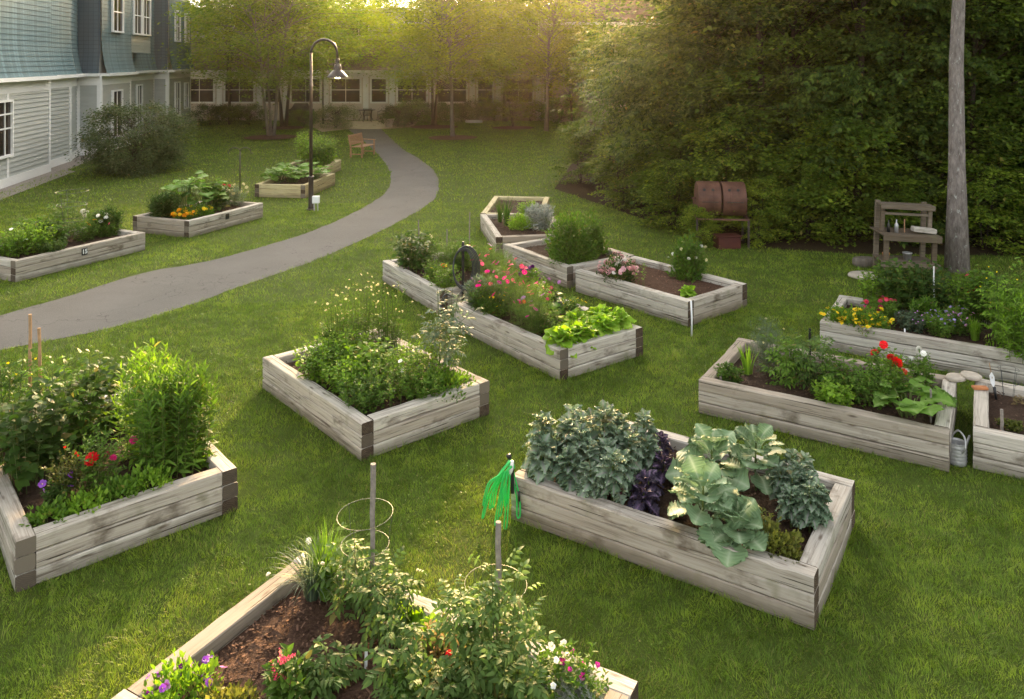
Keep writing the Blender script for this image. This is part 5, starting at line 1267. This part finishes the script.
lp = bpy.data.lights.new('lamp_light', 'POINT'); lp.energy = 25; lp.color = (1, .8, .5); lp.shadow_soft_size = .08; lo = bpy.data.objects.new('lamp_light', lp); q = gnd(311, 210); lo.location = (q[0] + .69, q[1] + .03, 3.40); COL.objects.link(lo)
q = gnd(316, 211); root = empty('power_box', q, .1, 'small white electrical box on a short post by the near lamp post', 'power box')
mb = MB(); mb.box((0, 0, .30), (.19, .11, .19), bev=.01); mb.box((0, -.06, .30), (.15, .012, .15), bev=.003); mb.build('box', M['white'], root)
mb = MB(); mb.box((-.045, 0, .10), (.03, .03, .22)); mb.box((.045, 0, .10), (.03, .03, .22)); mb.build('post', M['galv'], root)
q = gnd(240, 194); mb = MB(); mb.tube([(0, 0, 0), (0, 0, 1.25)], .018, 6)
for s in (-1, 1): mb.tube([(0, 0, 1.2)] + [(s * (.16 - .16 * math.cos(a)), 0, 1.25 + .12 * math.sin(a)) for a in [PI * i / 10 for i in range(11)]] + [(s * .33, 0, 1.2), (s * .37, 0, 1.22)], .012, 6)
tag(mb.build('plant_hook', M['blackmetal'], loc=q, smooth=True), 'black double shepherd hook standing empty in the lawn behind the marigold bed', 'plant hook')
# teak bench facing the path
q = gnd(362, 156); root = empty('park_bench', q, -.30 - PI / 2 + PI / 2 + .05, 'wooden garden bench with arms facing the path near the patio', 'bench')
def bench_part(nm, fn): mb = MB(); fn(mb); mb.build(nm, M['teak'], root)
BLen = 1.25
def seat(mb):
    for i in range(5): mb.box((-.16 + .105 * i, 0, .43), (.085, BLen, .025), bev=.004)
bench_part('seat', seat)
def back(mb):
    mb.box((-.30, 0, .87), (.035, BLen, .07), ry=-.2, bev=.004); mb.box((-.235, 0, .52), (.03, BLen - .1, .05), ry=-.2)
    for i in range(13): mb.box((-.268, -BLen / 2 + .08 + i * (BLen - .16) / 12, .69), (.014, .05, .32), ry=-.2)
bench_part('backrest', back)
for s in (-1, 1):
    y = s * (BLen / 2 - .03)
    bench_part('leg', lambda mb: mb.box((.27, y, .31), (.06, .05, .62), bev=.004))
    bench_part('leg', lambda mb: (mb.box((-.22, y, .22), (.06, .05, .44)), mb.box((-.27, y, .66), (.05, .05, .52), ry=-.2)))
    bench_part('armrest', lambda mb: mb.box((.02, y, .635), (.62, .07, .03), ry=.03, bev=.005))
    bench_part('stretcher', lambda mb: mb.box((.02, y, .14), (.44, .03, .04)))
def table(loc, rz, label):
    r = empty('patio_table', loc, rz, label, 'table'); mb = MB(); mb.lathe([(.001, .73), (.60, .73), (.61, .715), (.60, .70), (.001, .70)], n=28); mb.build('tabletop', M['blackmetal'], r)
    for k in range(4): a = k * PI / 2 + .4; mb = MB(); mb.tube([(.42 * math.cos(a), .42 * math.sin(a), .70), (.30 * math.cos(a), .30 * math.sin(a), .35), (.46 * math.cos(a), .46 * math.sin(a), .03)], .018, 6); mb.build('leg', M['blackmetal'], r)
    return r
def chair(loc, rz, label):
    r = empty('patio_chair', loc, rz, label, 'chair', 'dark metal chairs around the patio table'); mb = MB()
    for i in range(6): mb.box((0, -.2 + .08 * i, .43), (.46, .055, .012))
    mb.box((0, 0, .42), (.03, .46, .02)); mb.build('seat', M['blackmetal'], r)
    mb = MB()
    for i in range(7): mb.box((-.21 + .07 * i, .25 + .05, .66), (.03, .012, .42), rx=-.18)
    mb.tube([(-.24, .24, .42), (-.24, .33, .90), (.24, .33, .90), (.24, .24, .42)], .014, 6); mb.build('backrest', M['blackmetal'], r)
    for sx in (-1, 1):
        for sy in (-1, 1): mb = MB(); mb.tube([(sx * .22, sy * .21, .43), (sx * .25, sy * .26, .03)], .014, 6); mb.build('leg', M['blackmetal'], r)
        mb = MB(); mb.tube([(sx * .25, .27, .64), (sx * .27, 0, .66), (sx * .25, -.22, .63), (sx * .23, -.21, .43)], .014, 6); mb.build('armrest', M['blackmetal'], r)
    return r
tq = gnd(366, 121.5); tq = (tq[0], tq[1], .03); table(tq, 0, 'round dark metal patio table before the rear windows')
for a, d, lb in ((PI, 1.0, 'dark metal chair left of the patio table'), (PI * .5, .95, 'dark metal chair behind the patio table'), (0, 1.0, 'dark metal chair right of the patio table'), (-PI * .42, .95, 'dark metal chair in front of the patio table')):
    chair((tq[0] + d * math.cos(a), tq[1] + d * math.sin(a), .03), a - PI / 2, lb)
q = gnd(301, 122); root = empty('covered_grill', q, 0, 'barbecue grill under a black cover at the patio edge', 'grill')
mb = MB(); prof = [(0, -.34, .12), (0, -.30, .75), (0, -.33, .80), (0, -.30, 1.02), (0, -.12, 1.20), (0, .12, 1.20), (0, .30, 1.02), (0, .33, .8), (0, .30, .75), (0, .34, .12)]; V = []; F = []
for i in range(13):
    x = -.78 + 1.56 * i / 12; e = 1 - max(0, abs(i - 6) / 6 - .7) * .9
    for (_, y, z) in prof: V.append((x, y * (e if z > .5 else 1) + .012 * math.sin(i * 2.1 + z * 5), z if z < .8 else .8 + (z - .8) * (1 if 2 < i < 10 else .45 if i in (2, 10) else .05)))
for i in range(12):
    for j in range(9): F.append((i * 10 + j, i * 10 + j + 1, (i + 1) * 10 + j + 1, (i + 1) * 10 + j))
F += [tuple(range(10)), tuple(range(120, 130))[::-1]]; mesh_obj('cover', V, F, M['blackcloth'], None, root)
for s in (-.5, .5): mb = MB(); mb.box((s, 0, .07), (.06, .4, .14)); mb.build('leg', M['blackmetal'], root)
q = gnd(389, 127.5); root = empty('planter_pot', q, 0, 'pale round planter pot with a leafy plant where the path meets the patio', 'planter')
mb = MB(); mb.lathe([(.001, 0), (.20, 0), (.30, .45), (.34, .47), (.34, .53), (.28, .53), (.26, .42), (.001, .42)], n=20); mb.build('pot', M['pale'], root, smooth=True)
fo = Fol(91); mound(fo, 500, .35, .35, .45, 'ovate', .12, .3); o = bpy.data.objects.new('foliage', fo.mesh('foliage', [LM('mid'), M['stem']])); COL.objects.link(o); o.parent = root; o.location = (0, 0, .42)
q = gnd(474, 122.8); slab((q[0], q[1], 0), .55, .35, .16, 0, 'low white stone at the far lawn edge before the rear shrubs', 'white', seed=9)

# ------------------------------------------------------------ compost tumbler
q = gnd(720, 244); root = empty('compost_tumbler', q, -.10, 'rusty brown drum compost tumbler on a low stand against the woods', 'compost tumbler')
DR = .36; DZ = .86 + .12
for sx in (-1, 1):
    mb = MB(); Mx = Matrix.Rotation(PI / 2, 4, 'Y'); x0 = sx * .26
    prof = [(.001, -.245), (DR - .03, -.245), (DR, -.235), (DR, -.10), (DR + .006, -.095), (DR + .006, -.08), (DR, -.075), (DR, .075), (DR + .006, .08), (DR + .006, .095), (DR, .10), (DR, .235), (DR - .03, .245), (.001, .245)]
    mb.lathe(prof, (x0, 0, DZ), 36, M=Mx); mb.build('drum', M['rust'], root, smooth=False)
    for k in (-1, 1):
        mb = MB(); a = math.radians(38); mb.lathe([(.001, .0), (.032, 0), (.032, .004), (.001, .004)], (x0 + k * .09 - .02, -math.cos(a) * (DR + .002), DZ + math.sin(a) * (DR + .002)), 16, M=Matrix.Rotation(PI / 2 - a, 4, 'X')); mb.build('vent_hole', M['blackpl'], root)
    mb = MB(); mb.box((x0, -DR - .006, DZ - .02), (.34, .012, .015)); mb.build('door_seam', M['blackmetal'], root)
mb = MB(); mb.box((0, -.37, .60), (1.10, .035, .035)); mb.box((0, .30, .60), (1.10, .035, .035)); mb.box((-.53, -.03, .60), (.035, .70, .035)); mb.box((.53, -.03, .60), (.035, .70, .035)); mb.tube([(-.6, 0, DZ), (.6, 0, DZ)], .02, 8)
for s in (-1, 1): mb.box((s * .555, 0, .79), (.03, .05, .42))
mb.build('frame', M['pale'] if False else M['rust'], root)
for sx in (-1, 1):
    for y in (-.37, .30): mb = MB(); mb.box((sx * .53, y, .29), (.04, .04, .60)); mb.build('leg', M['blackmetal'], root)  # legs coloured dark to stand in for the gloom under the drum
q = gnd(727, 248); mb = MB(); mb.box((0, 0, .13), (.50, .30, .26), bev=.02); mb.box((0, 0, .265), (.54, .34, .03), bev=.01); o = mb.build('storage_bin', M['redbox'], loc=q); o.rotation_euler = (0, 0, .15); tag(o, 'faded dark red plastic bin on the ground under the compost tumbler', 'bin')
# ------------------------------------------------------------ potting bench
q = gnd(903, 273); root = empty('potting_bench', q, -.07, 'weathered wooden potting bench with a high shelf standing before the dark woods', 'potting bench')
W2 = .49; root.rotation_euler = (0, 0.035, -.09)
for sx in (-1, 1):
    for y, h in ((-.28, .74), (.22, 1.30)): mb = MB(); mb.box((sx * (W2 - .07), y, h / 2), (.085, .06, h), bev=.004); mb.build('leg', M['potbench'], root)
    mb = MB(); mb.box((sx * (W2 - .07), -.05, 1.0), (.07, .05, .48), bev=.004); mb.build('shelf_post', M['potbench'], root)
mb = MB()
for i in range(5): mb.box((0, -.30 + .135 * i, .76), (W2 * 2 + .06, .125, .03), bev=.004)
mb.box((0, -.375, .71), (W2 * 2 + .04, .03, .10), bev=.004); mb.build('worktop', M['potbench'], root)
mb = MB()
for i in range(4): mb.box((0, -.28 + .15 * i, .26), (W2 * 2 - .02, .135, .025), bev=.004)
mb.box((0, -.325, .22), (W2 * 2 + .06, .03, .09), bev=.004); mb.build('lower_shelf', M['potbench'], root)
mb = MB(); mb.box((0, .0, 1.27), (W2 * 2 - .04, .26, .03), bev=.004); mb.box((0, -.125, 1.24), (W2 * 2 - .02, .028, .09), bev=.004); mb.build('top_shelf', M['potbench'], root)
mb = MB(); mb.box((0, -.05, 1.10), (W2 * 2 - .16, .03, .045), bev=.003); mb.build('rail', M['potbench'], root)
def bq(x, y, z): p = Matrix.Translation(q) @ Matrix.Rotation(-.09, 4, 'Z') @ Matrix.Rotation(.035, 4, 'Y') @ Vector((x, y, z)); return tuple(p)
for x, hh, r_, mt, lb in ((-.34, .22, .028, 'blackpl', 'dark slim bottle, leftmost on the potting bench'), (-.20, .24, .034, 'galv', 'grey bottle standing on the potting bench')):
    mb = MB(); mb.lathe([(.001, 0), (r_, 0), (r_, hh * .6), (r_ * .35, hh * .78), (r_ * .35, hh), (.001, hh)], n=14); tag(mb.build('bottle', M[mt], loc=bq(x, -.15, .775), smooth=True), lb, 'bottle')
mb = MB(); mb.tube([(0, 0, 0), (.005, .01, .24)], .011, 6); tag(mb.build('tool_handle', M['teak'], loc=bq(-.04, -.1, .775)), 'thin upright wooden tool handle in the middle of the potting bench', 'tool')
mb = MB(); mb.box((0, 0, .045), (.42, .15, .09), ry=.12, bev=.012); tag(mb.build('soil_bag', M['woodg'], loc=bq(.28, -.15, .80)), 'grey folded bag lying on the right of the potting bench', 'bag')
mb = MB(); mb.lathe([(.001, 0), (.045, 0), (.062, .10), (.068, .10), (.068, .12), (.058, .12), (.05, .02), (.001, .02)], n=18); tag(mb.build('flower_pot', M['terracotta'], loc=bq(-.37, -.15, .275), smooth=True), 'small terracotta pot on the lower shelf of the potting bench', 'pot')
mb = MB(); mb.lathe([(.001, 0), (.06, 0), (.08, .12), (.085, .12), (.085, .14), (.07, .14), (.06, .02), (.001, .02)], n=18); tag(mb.build('flower_pot', M['galv'], loc=bq(.02, -.12, .275), smooth=True), 'grey pot in the middle of the lower shelf of the potting bench', 'pot')
p_ = gnd(864, 277); slab((p_[0], p_[1], 0), .30, .24, .06, 0, 'pale flat slab on the grass at the left foot of the potting bench', 'stone', seed=12)
p_ = gnd(868, 268); slab((p_[0], p_[1] + .15, 0), .22, .16, .16, .3, 'brown rough stone behind the pale slab by the potting bench', 'bark', seed=15)

# ------------------------------------------------------------ trees and shrubs
tm_birch = [tree_meshes(21, 9.5, 4.3, 2.9, 210, 135, .16, .13, 4, 1.0, .3, .8, 'birch', 'bark', droop=.5),
            tree_meshes(22, 9.0, 3.4, 2.8, 180, 130, .16, .10, 1, .95, .25, .8, 'honey', 'bark', droop=.5),
            tree_meshes(23, 9.5, 3.7, 2.9, 190, 130, .16, .12, 2, .95, .25, .8, 'honey', 'barkd', droop=.5)]
def T_(k, px, py, rz, s, lb, zs=1.0): return put_tree('birch_tree', tm_birch[k], gnd(px, py), rz, s, lb, 'tree', 'light leaved trees before the rear building', zs)
T_(0, 271, 138, .3, 1.0, 'spreading multi stemmed tree left of the lamp posts, its leaves overlapping the shingled wing')
T_(2, 284, 128.5, 1.9, 1.05, 'thick trunked tree behind the multi stemmed one by the grill')
T_(1, 453, 138.5, 2.2, .98, 'slender young tree in a mulch ring right of the path')
T_(2, 434, 127, 4.4, 1.05, 'forked tree behind the shrubs right of the patio')
T_(1, 505, 121.5, 3.0, 1.15, 'yellow green tree before the rear windows, left of the flaring light')
T_(1, 546, 131, 5.2, 1.05, 'tall straight trunked tree at the left tip of the woods')
T_(2, 572, 128, .6, .62, 'light green tree at the edge of the woods before the gabled house')
T_(1, 345, 118, .6, 1.0, 'light tree standing close to the patio windows')
T_(2, 230, 122, 1.1, 1.0, 'tree by the corner where the shingled wing meets the rear building')
tm_small = tree_meshes(31, 2.6, 1.5, .7, 60, 70, .10, .05, 3, .4, .2, 1, 'honey', 'barkd')
put_tree('ornamental_tree', tm_small, gnd(513, 128.5), 0, 1.0, 'small round ornamental tree in a mulch ring before the rear shrubs')
def ring(px, py, r): p = gnd(px, py); n = 28; rs = random.Random(px); V = [(p[0] + r * rs.uniform(.93, 1.06) * math.cos(2 * PI * i / n), p[1] + r * rs.uniform(.93, 1.06) * math.sin(2 * PI * i / n), .075) for i in range(n)]; tag(mesh_obj('mulch_ring', V + [(p[0], p[1], .12)], [(i, (i + 1) % n, n) for i in range(n)], M['mulch']), kind='structure')
for a in ((271, 138.5, 1.3), (284, 129, 1.2), (453, 139, 1.25), (434, 128, 1.4), (513, 129, 1.2)): ring(*a)
# shrubs
tm_var = tree_meshes(41, 2.3, 1.7, .0, 210, 120, .085, .05, 6, .36, .45, 1.0, 'shrub', 'barkd', leaft='ovate', flat=.8)
put_tree('garden_shrub', tm_var, gnd(137, 171), 0, 1.0, 'large loose grey green shrub against the shingled wing', 'shrub')
tm_hedge = [tree_meshes(42 + k, 1.3, 1.15, .05, 90, 70, .09, .04, 5, .26, .45, .7, kd, 'barkd', leaft='dia', flat=.8) for k, kd in enumerate(('woodB', 'shrub', 'mid'))]
for i, (px, py, k, s, lb) in enumerate(((210, 125, 0, .95, 'dark clipped shrub, leftmost before the corner of the rear building'), (229, 124.5, 0, .9, 'dark clipped shrub second from the corner of the rear building'), (249, 125, 0, .95, 'dark clipped shrub left of the multi stemmed tree'),
      (304, 126.5, 2, .75, 'low green shrub under the covered grill'), (336, 128.5, 1, 1.0, 'rounded shrub at the foot of the far lamp post'), (398, 127, 0, .95, 'dark shrub right of the planter pot'), (412, 124.5, 2, 1.15, 'dense shrub between planter pot and forked tree'),
      (428, 124, 1, 1.0, 'grey green shrub beside the forked tree trunk'), (462, 122, 1, .9, 'pale flowering shrub behind the slender young tree'), (478, 121, 0, 1.05, 'dark shrub under the rear windows'), (494, 121, 0, .95, 'dark shrub under the rear windows left of the round tree'),
      (530, 121, 1, 1.0, 'shrub under the rear windows right of the round tree'), (446, 121.5, 2, .9, 'green shrub under the rear windows behind the young tree'), (560, 123, 2, 1.2, 'shrub at the right end of the rear windows'))):
    put_tree('hedge_shrub', tm_hedge[k], gnd(px, py), i * 1.3, s, lb, 'shrub', 'foundation shrubs along the rear building')
# woods
WT = [tree_meshes(61, 7.2, 2.1, .25, 125, 210, .13, .10, 1, .66, .18, .95, 'woodA', 'barkd', droop=.5, flat=.2),
      tree_meshes(62, 6.4, 2.0, .15, 120, 75, .30, .08, 2, .64, .18, 1.0, 'woodB', 'barkd', droop=.5, flat=.2, leaft='compound'),
      tree_meshes(63, 7.8, 2.2, .4, 125, 210, .135, .11, 1, .70, .18, .9, 'woodC', 'barkd', droop=.45, flat=.2),
      tree_meshes(64, 3.4, 1.35, .1, 75, 130, .14, .045, 3, .46, .2, 1.0, 'woodC', 'barkd', droop=.4, flat=.2)]
WTall = [tree_meshes(71, 14, 3.2, 3.2, 200, 90, .2, .20, 1, 1.25, .3, .8, 'woodB', 'barkd', droop=.4), tree_meshes(72, 13, 3.0, 1.6, 210, 90, .2, .17, 1, 1.2, .3, .9, 'woodA', 'barkd', droop=.4)]
front = [(3.7, 26.2, 2, .66, 'leafy tree at the left tip of the woods, catching the low light'), (4.4, 23.6, 0, .66, 'broad leafy tree second from the left tip of the woods'), (4.9, 21.3, 1, 1.05, 'dark tree behind the dense garden shrub'),
 (5.9, 20.1, 0, 1.0, 'dark tree directly behind the compost tumbler'), (7.0, 19.1, 2, .92, 'lighter green tree between compost tumbler and potting bench'), (8.7, 18.9, 1, 1.0, 'dark tree behind the potting bench'),
 (10.5, 18.4, 0, .98, 'leafy tree right of the lichened trunk'), (12.5, 18.2, 2, 1.0, 'tree at the right edge of the woods front'), (14.8, 18.6, 1, 1.0, 'tree just past the right edge of the woods front')]
for i, (x, y, k, s, lb) in enumerate(front): put_tree('forest_tree', WT[k], (x, y, 0), i * 2.1, s, lb, 'tree', 'leafy trees along the woods edge')
for i, (x, y, s, lb) in enumerate(((2.2, 25.6, .55, 'small bright sapling at the very left tip of the woods'), (3.0, 21.6, .55, 'sapling in front of the woods behind the lavender'), (6.5, 17.6, .62, 'pale green sapling right of the compost tumbler'), (9.9, 16.8, .6, 'sapling right of the lichened trunk'), (11.6, 16.6, .66, 'leafy sapling at the right edge of the photo'), (5.6, 18.4, .5, 'low sapling at the right foot of the compost tumbler'), (4.3, 19.6, .75, 'bright sapling behind the dense garden shrub'), (8.2, 17.3, .5, 'low sapling just left of the potting bench'), (7.3, 17.9, .8, 'taller sapling left of the potting bench'), (3.75, 18.6, .5, 'low bush left of the compost tumbler'), (5.3, 17.3, .42, 'low fern like bush hiding the right leg of the compost tumbler'), (5.0, 18.7, .8, 'leafy sapling directly behind the compost tumbler'), (4.0, 17.0, .26, 'tiny bush at the left foot of the compost tumbler'), (13.4, 16.9, .8, 'leafy sapling just past the right edge of the photo'))):
    put_tree('sapling', WT[3], (x, y, 0), i * 1.7, s, lb, 'sapling')
rs = random.Random(19); pts = []
tries = 0
while len(pts) < 46 and tries < 9000:
    tries += 1; x = rs.uniform(3.5, 25); y = rs.uniform(20, 52)
    if not inpoly(np.array([x - 1.6]), np.array([y - 2.2]), WEDGE)[0]: continue
    if x / y < .235 and y > 26: continue
    if all((x - a) ** 2 + (y - b) ** 2 > 6.8 for a, b in pts) and all((x - f[0]) ** 2 + (y - f[1]) ** 2 > 4.5 for f in front): pts.append((x, y))
pts.sort(key=lambda p: p[1])
for i, (x, y) in enumerate(pts):
    if i % 3 == 2: put_tree('forest_tree', WT[i % 2], (x, y, 0), rs.uniform(0, 6), rs.uniform(1.0, 1.3), 'dark leafy understorey tree deep in the woods', 'tree', 'understorey trees deep in the woods')
    else: put_tree('tall_forest_tree', WTall[i % 2], (x, y, 0), rs.uniform(0, 6), rs.uniform(.85, 1.15), 'tall dark woodland tree rising behind the leafy edge', 'tree', 'tall trees behind the woods edge')
for i, (x, y, k, lb) in enumerate(((-17, 63.5, 1, 'light tree rising behind the left part of the rear building'), (-12.4, 65, 2, 'light tree behind the rear roof, second from the left'), (-8.3, 63, 1, 'golden green tree behind the rear roof above the patio'), (-4.0, 64.5, 0, 'golden green tree behind the middle of the rear roof'), (-.4, 63.2, 1, 'golden green tree behind the right part of the rear roof'), (3.4, 66, 2, 'golden tree left of the gabled roof'))):
    put_tree('birch_tree', tm_birch[k], (x, y, 0), i * 1.1, 1.05, lb, 'tree', 'light trees behind the rear building')
# the lichened trunk near the potting bench, its crown far above
tm_big = tree_meshes(81, 15, 3.6, 8.2, 110, 90, .16, .152, 1, 1.2, .3, 1, 'woodA', 'lich', droop=.4, wob=.006)
lt = put_tree('maple_tree', tm_big, gnd(957, 271), .5, 1.0, 'tall straight tree trunk with pale lichen beside the potting bench', 'tree')
tm_pole = tree_meshes(91, 13, 2.6, 6.2, 80, 90, .18, .085, 1, 1.1, .3, 1, 'woodA', 'barkd', wob=.006)
for i, (x, y, s_, lb) in enumerate(((7.75, 18.0, 1.0, 'slim dark trunk left of the potting bench, bare to its high crown'), (8.05, 18.5, .85, 'slimmer dark trunk close beside the bare one'), (6.15, 19.4, 1.1, 'dark trunk rising behind the compost tumbler'), (11.6, 17.6, 1.0, 'dark trunk near the right edge behind the lichened one'), (10.2, 17.9, .8, 'thin dark trunk just right of the lichened one'))):
    put_tree('slim_tree', tm_pole, (x, y, 0), i * 1.3, s_, lb, 'tree', 'slim dark trunks in the woods edge')
for i, (x, y, lb) in enumerate(((-14.6, 60.5, 'tall tree added to shade the shingled wing, behind its far end'), (-19.3, 61.0, 'tall tree added to shade the shingled wing, behind the rear building'), (-24.5, 59.0, 'tall tree added to shade the shingled wing, farthest left'))):  # trees added behind the buildings to keep the low sun off the wing
    put_tree('added_shade_tree', WTall[i % 2], (x, y, 0), i * 2.0, 1.18, lb, 'tree', 'tall trees added to shade the shingled wing')
# trees beyond the buildings close the view
tb = random.Random(3)
for i in range(11): put_tree('background_tree', WTall[i % 2], (-26 + i * 4.2 + tb.uniform(-1, 1), 84 + tb.uniform(-2, 5), 0), i, .72 + tb.uniform(-.06, .08), 'tall tree beyond the rear building', 'tree', 'tall trees beyond the rear building')

# ------------------------------------------------------------ evening haze: one even volume round everything
hm, nt = new_mat('evening_haze'); g = N(nt); pv = g.n('ShaderNodeVolumePrincipled'); pv.inputs['Color'].default_value = (1, .86, .62, 1); pv.inputs['Density'].default_value = HAZE; pv.inputs['Anisotropy'].default_value = .84
ho = g.n('ShaderNodeOutputMaterial'); g.l(pv.outputs[0], ho.inputs['Volume'])
mb = MB(); mb.box((0, 75, 11.5), (304, 194, 25)); tag(mb.build('haze', hm), 'faint warm evening haze over the whole garden', 'haze', kind='stuff')
# ------------------------------------------------------------ light, sky, camera
SUN_EL, SUN_AZ = math.radians(14), math.radians(4)     # azimuth clockwise from +Y
world = bpy.data.worlds.new('World'); scene.world = world; world.use_nodes = True; nt = world.node_tree; nt.nodes.clear(); g = N(nt)
sky = g.n('ShaderNodeTexSky', sky_type='NISHITA', sun_disc=False, sun_elevation=SUN_EL, sun_rotation=SUN_AZ, dust_density=5.0, air_density=1.0, ozone_density=1.0)
bg = g.n('ShaderNodeBackground'); bg.inputs[1].default_value = .15; hs = g.n('ShaderNodeHueSaturation'); hs.inputs['Saturation'].default_value = .35; g.l(sky.outputs[0], hs.inputs['Color']); g.l(g.mix(1.0, hs.outputs[0], (1.06, 1.0, .90), 'MULTIPLY'), bg.inputs[0]); wo = g.n('ShaderNodeOutputWorld'); g.l(bg.outputs[0], wo.inputs[0])
sun = bpy.data.lights.new('sun', 'SUN'); sun.energy = 3.8; sun.angle = math.radians(3); sun.color = (1, .62, .26); so = bpy.data.objects.new('sun', sun); COL.objects.link(so)
d = Vector((math.sin(SUN_AZ) * math.cos(SUN_EL), math.cos(SUN_AZ) * math.cos(SUN_EL), math.sin(SUN_EL))); so.rotation_euler = d.to_track_quat('Z', 'Y').to_euler(); so.location = d * 100
cam = bpy.data.cameras.new('camera'); co = bpy.data.objects.new('camera', cam); COL.objects.link(co); co.location = (0, 0, CAMH); co.rotation_euler = (PI / 2, 0, 0)
cam.sensor_width = 36; cam.lens = 800 / 1024 * 36; cam.shift_y = (60 - 349.5) / 1024; cam.clip_end = 2000; cam.clip_start = .1; scene.camera = co
scene.view_settings.view_transform = 'Standard'; scene.view_settings.look = 'None'; scene.view_settings.gamma = 1; scene.view_settings.exposure = 2.5
try:
    scene.cycles.use_denoising = True; scene.cycles.max_bounces = 6; scene.cycles.transparent_max_bounces = 4; scene.cycles.transmission_bounces = 4; scene.cycles.diffuse_bounces = 4; scene.cycles.sample_clamp_indirect = 6
except Exception: pass
